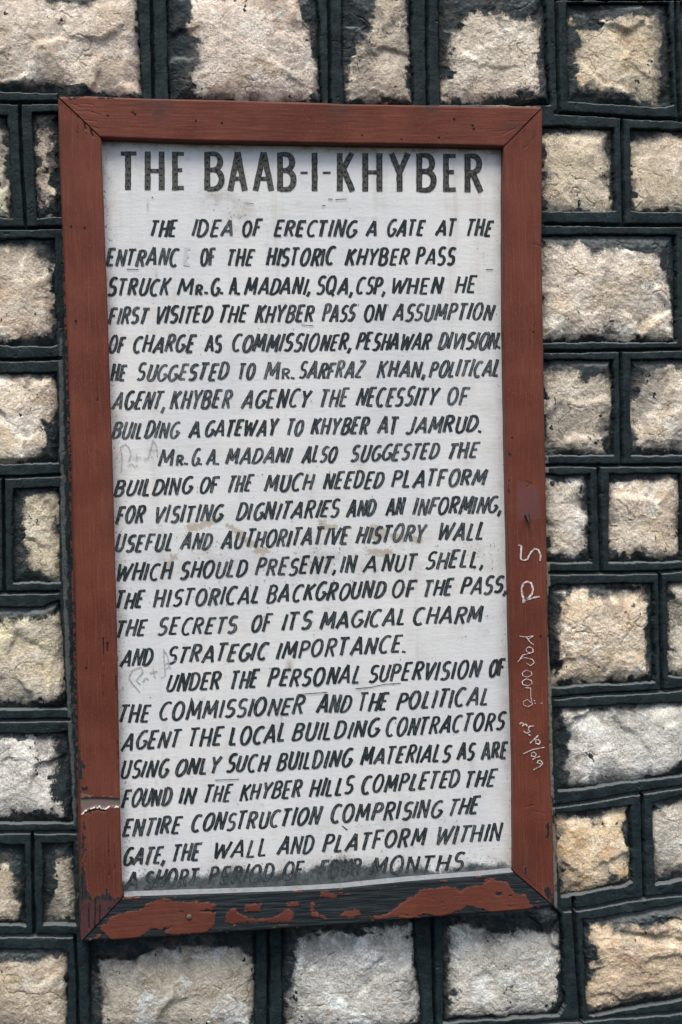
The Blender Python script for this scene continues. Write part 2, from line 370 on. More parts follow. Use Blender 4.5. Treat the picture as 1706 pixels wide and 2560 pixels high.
stone([(-140,1836),(150,1834),(170,1830),(180,1950),(184,2058),(-140,2058)],
      [(-120,1850),(6,1852),(40,1842),(84,1848),(110,1846),(138,1850),(146,1880),(136,1910),(130,1950),(120,1990),(150,2015),(150,2040),(110,2020),(80,2024),(20,2034),(-120,2036)],
      (204,204,203),(176,174,168),(218,217,214), 13, 3.0, 1.6, label='greyish white stone left of the lower frame')
stone([(-140,2110),(62,2112),(64,2200),(64,2314),(-140,2312)],
      [(-120,2174),(0,2170),(20,2166),(38,2185),(37,2200),(31,2225),(34,2250),(47,2265),(43,2297),(0,2300),(-120,2300)],
      (180,166,142),(150,132,108),(196,184,164), 8, 3.0, 0.5)
stone([(108,2112),(184,2108),(188,2200),(190,2312),(110,2312),(108,2220)],
      [(140,2154),(175,2150),(180,2215),(187,2260),(188,2311),(160,2302),(125,2290),(125,2245),(137,2220),(140,2180)],
      (168,158,138),(136,124,106),(184,178,162), 7, 3.4, 0.9)
stone([(-140,2376),(150,2374),(172,2385),(172,2480),(170,2590),(-140,2590)],
      [(-120,2420),(0,2412),(60,2404),(90,2414),(130,2394),(170,2394),(165,2440),(160,2500),(166,2580),(-120,2580)],
      (180,164,144),(150,128,104),(196,186,172), 16, 3.6, 0.6)
# under the frame
stone([(222,2296),(600,2286),(640,2286),(641,2400),(638,2590),(224,2590)],
      [(254,2405),(330,2392),(372,2376),(440,2368),(560,2372),(600,2376),(633,2410),(636,2470),(630,2500),(633,2540),(624,2582),(265,2582),(258,2480)],
      (172,166,153),(148,132,114),(192,194,196), 15, 3.4, 0.45, label='wide speckled grey stone under the bottom rail')
stone([(703,2290),(1036,2280),(1040,2400),(1056,2500),(1056,2590),(706,2590)],
      [(742,2342),(800,2335),(880,2327),(960,2324),(1029,2318),(1032,2370),(1036,2430),(1048,2490),(1048,2540),(1030,2572),(724,2572),(727,2480),(737,2450),(742,2400)],
      (184,187,187),(158,160,158),(204,210,214), 15, 3.8, 0.8, label='bluish grey stone under the middle of the bottom rail')
stone([(1108,2280),(1300,2268),(1385,2266),(1405,2290),(1409,2400),(1414,2510),(1400,2540),(1330,2543),(1110,2558)],
      [(1135,2325),(1160,2316),(1230,2330),(1285,2342),(1300,2326),(1340,2332),(1395,2342),(1398,2400),(1393,2460),(1385,2500),(1370,2528),(1300,2530),(1255,2540),(1180,2536),(1132,2545),(1130,2450),(1132,2400)],
      (184,185,180),(160,158,150),(204,207,206), 14, 3.6, 0.8)
stone([(1459,2300),(1540,2290),(1640,2272),(1706,2260),(1850,2240),(1850,2480),(1706,2500),(1560,2525),(1475,2545),(1465,2480)],
      [(1485,2319),(1523,2312),(1536,2327),(1574,2314),(1612,2327),(1663,2312),(1706,2290),(1840,2270),(1840,2462),(1706,2475),(1676,2483),(1612,2491),(1561,2505),(1472,2530),(1471,2486),(1482,2437),(1485,2409),(1500,2400),(1497,2361),(1474,2348)],
      (196,168,136),(164,132,102),(204,186,162), 17, 4.6, 0.6, label='tan stone in deep horizontal ledges at lower right', lin=1.0)
stone([(1500,2588),(1850,2556),(1850,2800),(1500,2800)], [(1520,2620),(1830,2590),(1830,2780),(1520,2780)], (190,170,140),(165,135,105),(205,190,170), seen=False)
# right of the frame
stone([(1350,316),(1421,316),(1500,320),(1536,320),(1538,420),(1540,527),(1450,530),(1375,527),(1350,525)],
      [(1357,330),(1395,342),(1428,336),(1449,329),(1485,324),(1514,335),(1516,373),(1525,404),(1523,475),(1531,526),(1495,524),(1469,518),(1408,524),(1363,520),(1360,450)],
      (204,188,163),(168,152,126),(216,206,190), 9, 2.4, 0.9)
stone([(1577,322),(1706,326),(1850,330),(1850,535),(1706,530),(1600,530),(1579,526)],
      [(1588,358),(1625,347),(1660,327),(1706,335),(1840,338),(1840,528),(1706,522),(1640,524),(1600,522),(1594,500),(1584,462),(1581,411)],
      (206,187,163),(174,154,130),(214,202,190), 9, 2.2, 0.7)
stone([(1350,588),(1535,586),(1690,588),(1692,700),(1692,856),(1350,856)],
      [(1352,612),(1418,622),(1450,604),(1478,640),(1540,622),(1590,630),(1640,640),(1660,680),(1667,726),(1679,790),(1685,843),(1650,846),(1612,838),(1566,853),(1530,836),(1480,830),(1428,851),(1367,846),(1352,840)],
      (212,198,184),(196,176,148),(236,230,220), 18, 3.6, 0.8, label='large bright stone with white and ochre patches right of frame')
stone([(1735,590),(1850,590),(1850,852),(1735,852)], [(1745,610),(1840,610),(1840,840),(1745,840)], (200,185,165),(170,150,125),(215,205,190), seen=False)
stone([(1355,900),(1535,899),(1536,1000),(1535,1138),(1360,1138)],
      [(1362,930),(1400,928),(1430,930),(1470,950),(1510,942),(1528,955),(1532,1010),(1525,1050),(1520,1075),(1510,1100),(1513,1132),(1470,1130),(1445,1126),(1435,1116),(1368,1118),(1364,1020)],
      (194,182,166),(160,146,128),(212,203,190), 11, 3.2, 0.7)
stone([(1577,899),(1850,896),(1850,1135),(1706,1136),(1580,1138)],
      [(1600,948),(1640,928),(1681,916),(1706,912),(1840,910),(1840,1122),(1706,1120),(1660,1118),(1620,1126),(1592,1100),(1584,1060),(1586,1020),(1594,985)],
      (202,190,176),(174,156,132),(212,208,202), 12, 3.2, 0.9)
stone([(1362,1187),(1475,1186),(1477,1300),(1480,1405),(1366,1406)],
      [(1368,1196),(1390,1217),(1418,1201),(1459,1194),(1464,1217),(1454,1242),(1459,1275),(1475,1298),(1469,1332),(1464,1365),(1454,1395),(1413,1385),(1375,1390),(1370,1300)],
      (206,197,186),(178,162,142),(222,218,213), 14, 3.6, 0.6)
stone([(1524,1185),(1704,1184),(1705,1404),(1600,1406),(1524,1405)],
      [(1526,1215),(1550,1202),(1600,1200),(1640,1206),(1660,1195),(1700,1196),(1700,1385),(1640,1395),(1600,1386),(1540,1387),(1529,1360),(1527,1280)],
      (212,196,178),(182,156,128),(222,212,200), 13, 3.4, 0.7)
stone([(1395,1462),(1420,1460),(1635,1458),(1637,1600),(1640,1706),(1500,1712),(1380,1718),(1372,1600),(1372,1470)],
      [(1405,1487),(1469,1472),(1474,1489),(1510,1480),(1561,1474),(1610,1468),(1620,1497),(1612,1543),(1612,1604),(1607,1630),(1617,1670),(1599,1691),(1561,1697),(1523,1694),(1485,1704),(1434,1709),(1383,1717),(1382,1696),(1395,1675),(1408,1645),(1403,1599),(1395,1566),(1413,1522),(1405,1507)],
      (216,194,168),(190,162,130),(228,214,198), 18, 4.4, 0.7, label='peach stone with crumbly upper face and flat broken lower faces')
stone([(1669,1458),(1850,1450),(1850,1690),(1700,1693),(1672,1690)],
      [(1680,1468),(1706,1458),(1840,1462),(1840,1680),(1706,1688),(1690,1684),(1680,1660),(1684,1600),(1688,1560),(1682,1520)],
      (190,184,170),(160,148,130),(214,210,204), 12, 3.4, 0.9)
stone([(1385,1770),(1450,1768),(1561,1762),(1706,1757),(1850,1750),(1850,1915),(1706,1938),(1561,1957),(1415,1977),(1395,1980),(1388,1880)],
      [(1416,1775),(1459,1780),(1510,1782),(1561,1777),(1625,1764),(1706,1766),(1840,1762),(1840,1880),(1706,1896),(1663,1929),(1612,1942),(1561,1957),(1500,1957),(1425,1962),(1420,1924),(1432,1888),(1425,1862),(1434,1842),(1426,1824),(1412,1806)],
      (200,201,199),(178,176,170),(212,214,216), 14, 2.6, 0.6, label='long pale grey stone right of the lower frame')
stone([(1390,2036),(1561,2017),(1578,2015),(1581,2100),(1583,2205),(1561,2214),(1485,2228),(1405,2242),(1395,2150)],
      [(1400,2042),(1459,2053),(1485,2056),(1536,2034),(1570,2023),(1569,2072),(1577,2110),(1571,2161),(1569,2194),(1523,2200),(1485,2222),(1469,2224),(1410,2230),(1408,2187),(1400,2157),(1398,2118),(1396,2060)],
      (208,180,140),(196,150,98),(212,192,166), 13, 3.6, 1.0, label='orange tinted stone beside the lower right of the frame')
stone([(1632,2008),(1706,1990),(1850,1970),(1850,2180),(1706,2200),(1640,2212),(1634,2100)],
      [(1634,2041),(1689,2016),(1706,2010),(1840,1990),(1840,2165),(1706,2177),(1650,2187),(1637,2155),(1635,2120),(1632,2080)],
      (196,190,180),(168,154,134),(212,211,209), 12, 3.2, 0.7)

G = [  # grooves cut along the joints
 [(-180,255),(40,256),(146,255)], [(49,258),(54,400),(62,520),(64,566)], [(-180,571),(40,571),(157,568)], [(-180,898),(60,900),(150,896)],
 [(-180,1193),(40,1193),(150,1188)], [(9,1194),(10,1340),(11,1480)], [(-180,1482),(60,1482),(146,1481)], [(-180,1801),(60,1801),(172,1799)],
 [(-180,2083),(80,2082),(186,2080)], [(82,2084),(83,2200),(86,2338)], [(-180,2341),(80,2340),(188,2340)],
 [(188,2342),(192,2390),(195,2480),(197,2610)], [(671,2290),(672,2430),(672,2610)], [(1080,2280),(1083,2380),(1087,2520),(1090,2610)],
 [(379,-45),(381,100),(385,262)], [(822,-45),(824,100),(826,262)], [(1067,-45),(1068,130),(1070,262)], [(1390,-45),(1394,130),(1399,282)],
 [(1690,-6),(1693,140),(1700,298)], [(1388,-4),(1550,-2),(1870,-6)], [(-640,-45),(2400,-45)],
 [(1390,281),(1430,283),(1497,288),(1600,294),(1706,299),(1870,306)], [(1556,292),(1558,420),(1560,562)],
 [(1364,560),(1450,561),(1535,562),(1706,564),(1870,566)], [(1714,566),(1714,876)], [(1364,878),(1450,878),(1553,876),(1706,874),(1870,872)],
 [(1553,877),(1554,1000),(1556,1162)], [(1368,1163),(1536,1164),(1706,1162),(1870,1160)], [(1497,1162),(1500,1300),(1504,1432)], [(1722,1164),(1726,1428)],
 [(1376,1432),(1480,1433),(1561,1432),(1648,1430),(1706,1426),(1870,1416)], [(1650,1432),(1653,1560),(1657,1728)],
 [(1388,1745),(1450,1740),(1536,1734),(1650,1729),(1706,1723),(1870,1712)], [(1386,2016),(1450,2008),(1510,1998),(1610,1981),(1706,1967),(1870,1942)],
 [(1606,1982),(1609,2100),(1613,2246)], [(1412,2277),(1485,2270),(1561,2253),(1663,2241),(1706,2236),(1870,2212)],
 [(1434,2246),(1437,2320),(1446,2450),(1454,2560)], [(1090,2582),(1200,2572),(1330,2560),(1467,2551),(1706,2531),(1870,2516)],
 [(-640,2612),(1090,2612),(1400,2640),(1400,2960)], [(-180,-45),(-180,2612)], [(1868,-45),(1868,2900)],
]
rs = random.Random(5)
def extra_row(x0, x1, y0, y1, n, off):
    """plain stones of the wall outside the photograph"""
    xs = [x0]+sorted(x0+(x1-x0)*(i+0.5+off+rs.uniform(-.12, .12))/n for i in range(n-1))+[x1]
    for i, (a, b) in enumerate(zip(xs[:-1], xs[1:])):
        if i: G.append([(a, y0), (a+rs.uniform(-5, 5), y1)])
        q = 24
        if b-a < 90: continue
        op = [(a+q, y0+q), (b-q, y0+q), (b-q, y1-q), (a+q, y1-q)]
        m = lambda: rs.uniform(36, 62)
        br = [(a+m(), y0+m()), ((a+b)/2, y0+m()), (b-m(), y0+m()), (b-m(), (y0+y1)/2), (b-m(), y1-m()), ((a+b)/2, y1-m()), (a+m(), y1-m()), (a+m(), (y0+y1)/2)]
        k = rs.uniform(-14, 8)
        stone(op, br, (200+k, 188+k, 170+k), (165+k, 146+k, 122+k), (214+k, 206+k, 195+k), seen=False)
Lb = [-45, 256, 571, 899, 1193, 1482, 1801, 2083, 2341, 2612]
Rb = [-45, 306, 566, 872, 1160, 1416, 1712, 1942, 2212, 2516, 2900]
for i in range(len(Lb)-1):
    G.append([(-640, Lb[i+1]), (-180, Lb[i+1])]); extra_row(-640, -180, Lb[i], Lb[i+1], 2, 0.25*(i % 2))
for i in range(len(Rb)-1):
    G.append([(1868, Rb[i+1]), (2400, Rb[i+1])]); extra_row(1868, 2400, Rb[i], Rb[i+1], 2, 0.25*(i % 2))
G.append([(-640, -330), (2400, -330)])
extra_row(-640, 2400, -330, -45, 9, 0.0); extra_row(-640, 2400, -610, -330, 9, 0.3); extra_row(-640, 1400, 2612, 2930, 7, 0.1)

def axis(a, b, lo, hi, f, c):
    return np.concatenate([np.arange(a, lo, c), np.arange(lo, hi, f), np.arange(hi, b+c, c)])
STEP = 1.8
xs = axis(-640, 2400, -24, 1732, STEP, 6.0); ys = axis(-610, 2930, -24, 2586, STEP, 6.0)
X, Yp = np.meshgrid(xs, ys)
nw = fbm(X/38, Yp/38, 11, 3); nw2 = fbm(X/9, Yp/9, 21, 2)
D = np.full(X.shape, 999.0); ID = np.full(X.shape, -1, np.int32)
BARE = np.zeros(X.shape, np.float32)
H = np.zeros(X.shape)                       # metres towards the viewer
SCOL = np.zeros(X.shape+(3,), np.float32); SMEAR = np.zeros(X.shape, np.float32)
rng = np.random.RandomState(3)
for si, st in enumerate(S):
    op = np.array(st['op'], float); bx0, by0 = op.min(0)-42; bx1, by1 = op.max(0)+42
    ix = slice(*np.searchsorted(xs, (bx0, bx1))); iy = slice(*np.searchsorted(ys, (by0, by1)))
    x, y = X[iy, ix], Yp[iy, ix]
    d = -poly_sd(x, y, op)+nw[iy, ix]*3.4+nw2[iy, ix]*1.3      # >0 outside the opening
    Dv = D[iy, ix]; upd = d < Dv; Dv[upd] = d[upd]
    inside = d < 0
    ID[iy, ix][inside] = si
    di = np.maximum(-d, 0)
    # rock face: a bulge, tilted broken facets, ridges and grain
    s = 31*si+7
    wx = x+14*fbm(x/40, y/40, s, 3); wy = y+14*fbm(x/40+50, y/40, s+5, 3)
    cx0, cy0 = op.min(0); cx1, cy1 = op.max(0)
    npt = max(5, int((cx1-cx0)*(cy1-cy0)/6500))
    num = 0; den = 0
    for k in range(npt):
        qx, qy = rng.uniform(cx0, cx1), rng.uniform(cy0, cy1)
        gx, gy, h0 = rng.normal(0, .045), rng.normal(0, .055), rng.normal(0, 1.0)
        if st['lin']: gx *= 0.3; gy = abs(gy)*2.0
        ex = 1.0 if not st['lin'] else 0.35
        w = np.exp(-np.sqrt(((wx-qx)*ex)**2+((wy-qy)*(1.0 if not st['lin'] else 1.8))**2)/4.6)+1e-12
        num = num+w*(h0*2.2+gx*(x-qx)+gy*(y-qy)); den = den+w
    facet = num/den
    rg = fbm(wx/34, wy/(34 if not st['lin'] else 14), s+9, 4, 0.55, True)
    rg2 = fbm(wx/95, wy/(80 if not st['lin'] else 30), s+41, 3, 0.5, True)
    gr = fbm(x/9.0, y/9.0, s+13, 3, 0.6)
    rise = 1-np.exp(-di/26.0); rim = np.clip(di/14.0, 0, 1)
    fis = np.exp(-(fbm(wx/66, wy/58, s+61, 3)/0.016)**2)*sstep(.05, .35, fbm(x/75, y/75, s+65, 2)+0.1)*rim
    h = -0.0115-0.0017*fis+1e-3*(st['bulge']*rise+rim*(facet*0.80+st['rough']*(0.24*rg+0.30*rg2+0.26*gr)))
    h = h+1e-3*(1-rim)*gr*1.0
    H[iy, ix][inside] = h[inside]
    b = poly_sd(x, y, st['bare'])+3.0+4.5*fbm(x/17, y/17, s+17, 3)+2.0*gr+1.6*rg*2
    b = b-30*st['smear']*sstep(.12, .42, fbm(x/44, y/34, s+69, 3))*np.exp(-np.maximum(b, 0)/24)
    fk = sstep(.47, .53, fbm(x/13, y/17, s+45, 4, .6))*sstep(.0, .3, fbm(x/80, y/80, s+49, 2)+0.22*(st['smear']-0.6))
    b = b-70*fk*sstep(0, 10, b)
    fm = np.clip(sstep(.02, .40, fbm(wx/46, wy/62, s+53, 4, .6))*np.exp(-np.maximum(b, 0)/(20+26*st['smear']))*1.25, 0, 1)
    BARE[iy, ix][inside] = np.clip(b, -60, 60)[inside]
    # stone colour: blotches of the two face tones, pale patches, thin brown seams
    c1, c2, c3 = (s2l(np.array(c)*.74+np.array((206, 194, 176))*.26)*1.10*np.array((0.985, 1.015, 0.99)) for c in st['c'])
    g_ = c1.mean(); c1 = c1*0.80+0.20*g_*np.array((1.12, 1.0, 0.86)); c2 = c2*0.6+c1*0.4
    m1 = sstep(-.05, .42, fbm(x/52, y/40, s+21, 4)); m2 = sstep(.10, .40, fbm(x/60+9, y/48, s+25, 4, .6))
    col = c1[None, None]*(1-m1[..., None])+c2[None, None]*m1[..., None]
    col = col*(1-m2[..., None])+(c3*1.06)[None, None]*m2[..., None]*1.0
    vein = np.exp(-(fbm(wx/70, wy/45, s+29, 3)/0.018)**2)*sstep(.0, .3, fbm(x/90, y/90, s+33, 2))
    col = col*(1-vein[..., None]*.6)+s2l((150, 118, 84))[None, None]*vein[..., None]*.6
    col = col*(1-fis[..., None]*.42)+s2l((112, 88, 66))[None, None]*fis[..., None]*.42
    col = col*(1-fm[..., None]*.72)+np.array((.082, .082, .080))[None, None]*fm[..., None]*.72
    SCOL[iy, ix][inside] = col[inside]; SMEAR[iy, ix][inside] = st['smear']
# joints
GD = np.full(X.shape, 999.0)
for g in G:
    p = np.array(g, float); ix = slice(*np.searchsorted(xs, (p[:, 0].min()-30, p[:, 0].max()+30))); iy = slice(*np.searchsorted(ys, (p[:, 1].min()-30, p[:, 1].max()+30)))
    GD[iy, ix] = np.minimum(GD[iy, ix], line_d(X[iy, ix]+nw[iy, ix]*1.6, Yp[iy, ix]+nw[iy, ix]*1.6, g))
GD = GD+nw2*0.7+nw*0.8
mort = ID < 0
top = 0.0011*fbm(X/75, Yp/75, 41, 2)+0.00034*fbm(X/4.5, Yp/4.5, 45, 3)-0.0012*sstep(.58, .70, fbm(X/13, Yp/13, 47, 3))
edge = np.clip((D+1.0)/5.0, 0, 1)**0.8
hb = -0.0115*(1-np.sqrt(np.clip(1-(1-edge)**2, 0, 1)))+top
hb = hb-0.0009*np.exp(-np.maximum(GD-3.0, 0)/4.0)-0.0130*(1-sstep(2.8, 4.8, GD))
H[mort] = hb[mort]
# vertical mortar fillet along the left of the frame, thin grey filler along its right and over its top right corner
lx = np.interp(Yp, [200, 600, 900, 1300, 1700, 2000, 2350], [136, 139, 144, 150, 163, 176, 188])
rx = np.interp(Yp, [242, 700, 1180, 1660, 1990, 2350], [146, 164, 181, 193, 202, 204])
grey = sstep(-3, 6, X-lx)*sstep(24, 8, X-lx)*sstep(585, 640, Yp)*sstep(2120, 2040, Yp)
grey = np.maximum(grey*sstep(560, 1000, Yp), 0.55*sstep(0, 8, X-lx)*sstep(8, 0, X-rx-4)*sstep(1480, 1700, Yp)*sstep(2330, 2250, Yp))
ox = np.interp(Yp, [268, 400, 603, 917, 1280, 1630, 1867, 2072, 2233, 2300], [1357, 1355.7, 1354.5, 1359.6, 1366, 1370, 1373.6, 1382.5, 1386, 1386])
tan = sstep(-4, 0, X-ox)*sstep(11, 6, X-ox)*sstep(880, 960, Yp)*sstep(2300, 2260, Yp)*0.8
tan = np.maximum(tan, 0.75*sstep(1190, 1240, X)*sstep(1372, 1340, X)*sstep(240, 250, Yp)*sstep(285, 272, Yp))
GREY = grey.astype(np.float32); TAN = tan.astype(np.float32)

V = P(X, Yp, 0.0).reshape(X.shape+(3,))
Vd = V.copy(); Vd[..., 1] -= H
ny, nx = X.shape
idx = np.arange(ny*nx).reshape(ny, nx)
F = np.stack([idx[:-1, :-1], idx[1:, :-1], idx[1:, 1:], idx[:-1, 1:]], -1)
fid = np.where((ID[:-1, :-1] == ID[1:, :-1]) & (ID[:-1, :-1] == ID[:-1, 1:]) & (ID[:-1, :-1] == ID[1:, 1:]), ID[:-1, :-1], -1)
xc, yc = X[:-1, :-1], Yp[:-1, :-1]
hidden = (xc > 330) & (xc < 1215) & (yc > 400) & (yc < 2150)       # behind the board: only the rubble core is there
keep = ~hidden
Vf = Vd.reshape(-1, 3)
base_y = P(853, 2560, 0.0)[0]
wall = empty('stone_wall', 'rough pale stone wall with raised black painted mortar joints behind the notice board', 'wall', (0.36, 0.0, -0.30))
wall['kind'] = 'thing'; wall_off = np.array(wall.location)
def submesh(name, sel, mat, attrs, parent, off):
    f = F[sel & keep]
    u, inv = np.unique(f.ravel(), return_inverse=True)
    return new_mesh(name, Vf[u]-off, inv.reshape(f.shape), mat, parent, True, {k: v.reshape(-1, v.shape[-1])[u] if v.ndim == 3 else v.ravel()[u] for k, v in attrs.items()})
submesh('mortar_joint', fid == -1, M_MORTAR, {'grey': GREY, 'tan': TAN}, wall, wall_off)
for si, st in enumerate(S):
    o = submesh('stone', fid == si, M_STONE, {'bare': BARE, 'smear': SMEAR, 'stone_col': SCOL}, wall, wall_off)
    if st['label']: o['label'] = st['label']
# rubble core behind the facing
c0, c1 = Vf.min(0), Vf.max(0)
bx = [(x, y, z) for x in (c0[0], c1[0]) for y in (0.03, 0.40) for z in (c0[2], c1[2])]
new_mesh('wall_core', np.array(bx)-wall_off, [(0,1,3,2),(4,6,7,5),(0,4,5,1),(2,3,7,6),(0,2,6,4),(1,5,7,3)], M_CORE, wall, False)

# ------------------------------------------------------------------ the framed notice board
SIGN0 = P(770, 2310, Y_BACK)[0]
sign = empty('notice_board', 'tall hand lettered white notice board in a chipped red brown wooden frame', 'notice board', tuple(SIGN0))
def loc(v): return np.asarray(v)-SIGN0

def interp_line(pts, t, ax):
    p = np.array(pts, float); return np.interp(t, p[:, ax], p[:, 1-ax])
L_OUT = [(145.8,242),(150,404),(157,546),(163.5,700),(172.4,924),(181,1180),(184.5,1282),(189,1445),(193,1660),(198,1864),(201.5,1986),(202.5,2140),(204,2355)]
L_IN = [(253,344),(254,351),(265,649),(267,700),(283,1180),(295,1660),(302,2068),(306,2223),(309,2242)]
R_OUT = [(1357,268),(1355.7,400),(1354.5,603),(1356,688),(1359.6,917),(1366,1280),(1370,1630),(1373.6,1867),(1382.5,2072),(1386,2233),(1384,2265)]
R_IN = [(1260,366),(1258.5,490),(1258.5,700),(1259.5,809),(1266,1190),(1276,1626),(1284,1898),(1285.5,2181)]
T_OUT = [(145.8,242),(218,240),(359,246),(544,250),(805,257),(853,260),(1125,264),(1345,268),(1357,268)]
T_IN = [(253,344),(462,352),(805,358.5),(1000,361),(1260,366)]
B_OUT = [(204,2355),(300,2350),(544,2333),(849,2313),(1103,2292),(1326,2274),(1384,2265)]
B_IN = [(309,2242),(544,2234),(700,2229),(849,2221),(1016,2204),(1207,2189),(1285.5,2181)]
def zc(pts, ox, oy, s): return [(ox+s*x, oy+s*y) for x, y in pts]
k3, k5, kR, kA = 853/1568, 600/1568, 400/1568, 320/1568
RED_BOTTOM = [zc(p, 0, 1860, k3) for p in (
  [(455,850),(510,795),(590,770),(640,765),(700,722),(760,712),(830,726),(900,728),(960,730),(995,740),(992,748),(930,768),(992,772),(985,830),(950,865),(870,872),(800,878),(735,852),(690,848),(650,885),(560,898),(510,900),(480,870)],
  [(1050,765),(1085,757),(1090,775),(1140,800),(1200,808),(1280,790),(1310,760),(1350,770),(1350,795),(1340,808),(1250,820),(1170,815),(1120,818),(1060,828),(1035,815)],
  [(1130,740),(1200,735),(1195,770),(1130,770)], [(1320,740),(1385,730),(1375,747),(1320,747)], [(1425,728),(1450,735),(1440,770),(1495,795),(1490,804),(1430,792)], [(1475,680),(1550,690),(1545,707),(1475,702)])]
RED_BOTTOM += [zc(p, 660, 2200, k5) for p in (
  [(535,205),(625,195),(630,235),(560,245),(500,235)], [(370,85),(475,88),(470,118),(375,108)], [(160,145),(240,150),(240,165),(160,160)], [(195,66),(252,70),(245,84),(200,80)])]
RED_BOTTOM += [zc([(155,790),(215,780),(270,740),(330,700),(365,672),(440,662),(530,655),(545,682),(590,655),(640,650),(690,620),(765,640),(790,680),(850,695),(880,750),(860,772),(700,775),(640,755),(580,745),(540,765),(460,795),(380,780),(320,805),(230,790),(165,805)], 853, 1860, k3)]
HOLE_BOTTOM = [zc([(740,848),(790,838),(780,852),(750,862)], 0, 1860, k3), zc([(705,682),(738,684),(730,698),(706,696)], 853, 1860, k3)]
BARE_LEFT = [zc([(985,1060),(1000,1150),(1045,1280),(1012,1300),(1004,1420),(975,1430),(972,1060)], 0, 1660, kA),
  zc([(1035,1880),(1052,1960),(1045,2352),(1018,2352),(1024,2000)], 0, 1660, kA),
  zc([(1015,0),(1050,0),(1042,480),(1062,500),(1055,600),(1090,780),(1150,832),(1200,796),(1290,790),(1320,700),(1340,790),(1420,800),(1460,800),(1510,770),(1510,860),(1000,1380),(985,560),(1012,500)], 0, 2080, kA),
  zc([(1010,1500),(1060,1510),(1060,1550),(1010,1550)], 0, 1660, kA)]
BARE_TOP = [zc([(700,60),(1030,95),(990,135),(860,130),(760,105)], 0, 220, kA), zc([(1200,100),(1400,110),(1340,140),(1210,120)], 0, 220, kA)]
BARE_RIGHT = [zc([(240,1250),(262,1240),(262,1380),(245,1390)], 1306, 1740, kR), zc([(200,560),(270,510),(320,720),(290,720)], 1306, 2080, kR), zc([(20,360),(50,350),(40,400),(25,400)], 1306, 2080, kR),
  zc([(768,780),(776,782),(776,812),(770,810)], 853, 700, k3), zc([(768,900),(776,905),(774,965),(768,975)], 853, 700, k3)]
CR = lambda pts, ox, oy, s, w=1.6: (zc(pts, ox, oy, s), w)
CR_LEFT = [CR([(870,290),(880,510)],0,220,kA), CR([(905,320),(910,540)],0,220,kA,1.2), CR([(955,360),(955,620)],0,220,kA), CR([(1035,430),(1030,640)],0,220,kA,1.3), CR([(1062,560),(1060,690)],0,220,kA,1.3),
  CR([(990,420),(992,560)],0,220,kA,1.0), CR([(800,200),(802,350)],0,220,kA,1.0), CR([(770,160),(772,340)],0,220,kA,1.0), CR([(742,150),(746,330)],0,220,kA,1.0), CR([(832,240),(834,390)],0,220,kA,1.0), CR([(1030,430),(1050,500)],0,220,kA,3.0), CR([(1115,520),(1140,590)],0,220,kA,3.6),
  CR([(932,350),(928,440),(938,500),(934,610)],0,700,kA,1.3), CR([(1200,1430),(1195,1490)],0,700,kA,1.8), CR([(1170,1200),(1180,1330),(1205,1430),(1205,1800)],0,700,kA,0.8), CR([(1135,0),(1130,180)],0,700,kA,0.8),
  CR([(1265,2040),(1268,2180),(1275,2330)],0,1180,kA,2.2), CR([(1320,2100),(1322,2200)],0,1180,kA,2.8), CR([(1278,0),(1270,480)],0,1660,kA,1.2), CR([(1422,150),(1426,330)],0,1660,kA,2.4), CR([(1440,950),(1452,1180)],0,1660,kA,1.8),
  CR([(1055,350),(1062,480)],0,1180,kA,1.0), CR([(1215,500),(1212,900)],0,1180,kA,0.8), CR([(1325,1850),(1330,2100),(1335,2350)],0,1660,kA,1.4), CR([(1330,0),(1340,540)],0,2080,kA,1.8), CR([(1400,150),(1410,470)],0,2080,kA,1.8), CR([(1170,830),(1165,1200)],0,2080,kA,2.2), CR([(1230,900),(1225,1150)],0,2080,kA,2.0), CR([(1090,880),(1095,1180)],0,2080,kA,1.8),
  CR([(1040,1825),(1120,1795),(1210,1782),(1290,1800)],0,1660,kA,3.4), CR([(1100,1815),(1110,1840)],0,1660,kA,3.0)]
CR_TOP = [CR([(850,180),(1000,240)],0,220,kA,0.8), CR([(930,280),(1100,285),(1240,330)],0,220,kA,0.8), CR([(1010,390),(1190,410)],0,220,kA,0.8), CR([(1090,460),(1220,500)],0,220,kA,0.9), CR([(880,210),(1060,190),(1150,210)],0,220,kA,0.8),
  CR([(740,620),(800,590)],853,0,k3,1.2), CR([(700,605),(790,598)],853,0,k3,0.8), CR([(760,560),(860,555)],853,0,k3,0.8)]
CR_RIGHT = [CR([(10,430),(25,500)],1306,220,kR,1.4), CR([(0,600),(60,560),(130,470)],1306,220,kR,0.7), CR([(90,1520),(190,1550)],1306,220,kR,0.9), CR([(120,980),(110,1060)],1306,560,kR,1.4), CR([(170,700),(180,800)],1306,1400,kR,0.9),
  CR([(30,1090),(100,1070)],1306,1740,kR,1.2), CR([(105,1130),(220,1150)],1306,1740,kR,0.8), CR([(130,1220),(235,1225)],1306,1740,kR,0.8), CR([(735,690),(735,1080)],853,0,k3,0.8), CR([(40,800),(90,825),(50,850)],1306,1000,kR,1.5), CR([(820,270),(822,345)],853,1860,k3,0.9), CR([(30,440),(160,560)],1306,2080,kR,0.8)]
CR_BOTTOM = [CR([(525,0),(525,200)],160,2200,0,0.5)]
CR_BOTTOM = [CR([(690,12),(740,45)],660,2200,k5,1.6), CR([(920,768),(992,772)],0,1860,k3,1.6), CR([(860,795),(880,797)],0,1860,k3,4.0)]
WOOD_L = zc([(990,1650),(1140,1640),(1300,1645),(1490,1655),(1490,1745),(1340,1745),(1290,1775),(1220,1745),(1140,1752),(1070,1785),(1005,1835)], 0, 1660, kA)
BROWN_L = zc([(985,1580),(1100,1600),(1300,1610),(1490,1620),(1490,1655),(985,1660)], 0, 1660, kA)
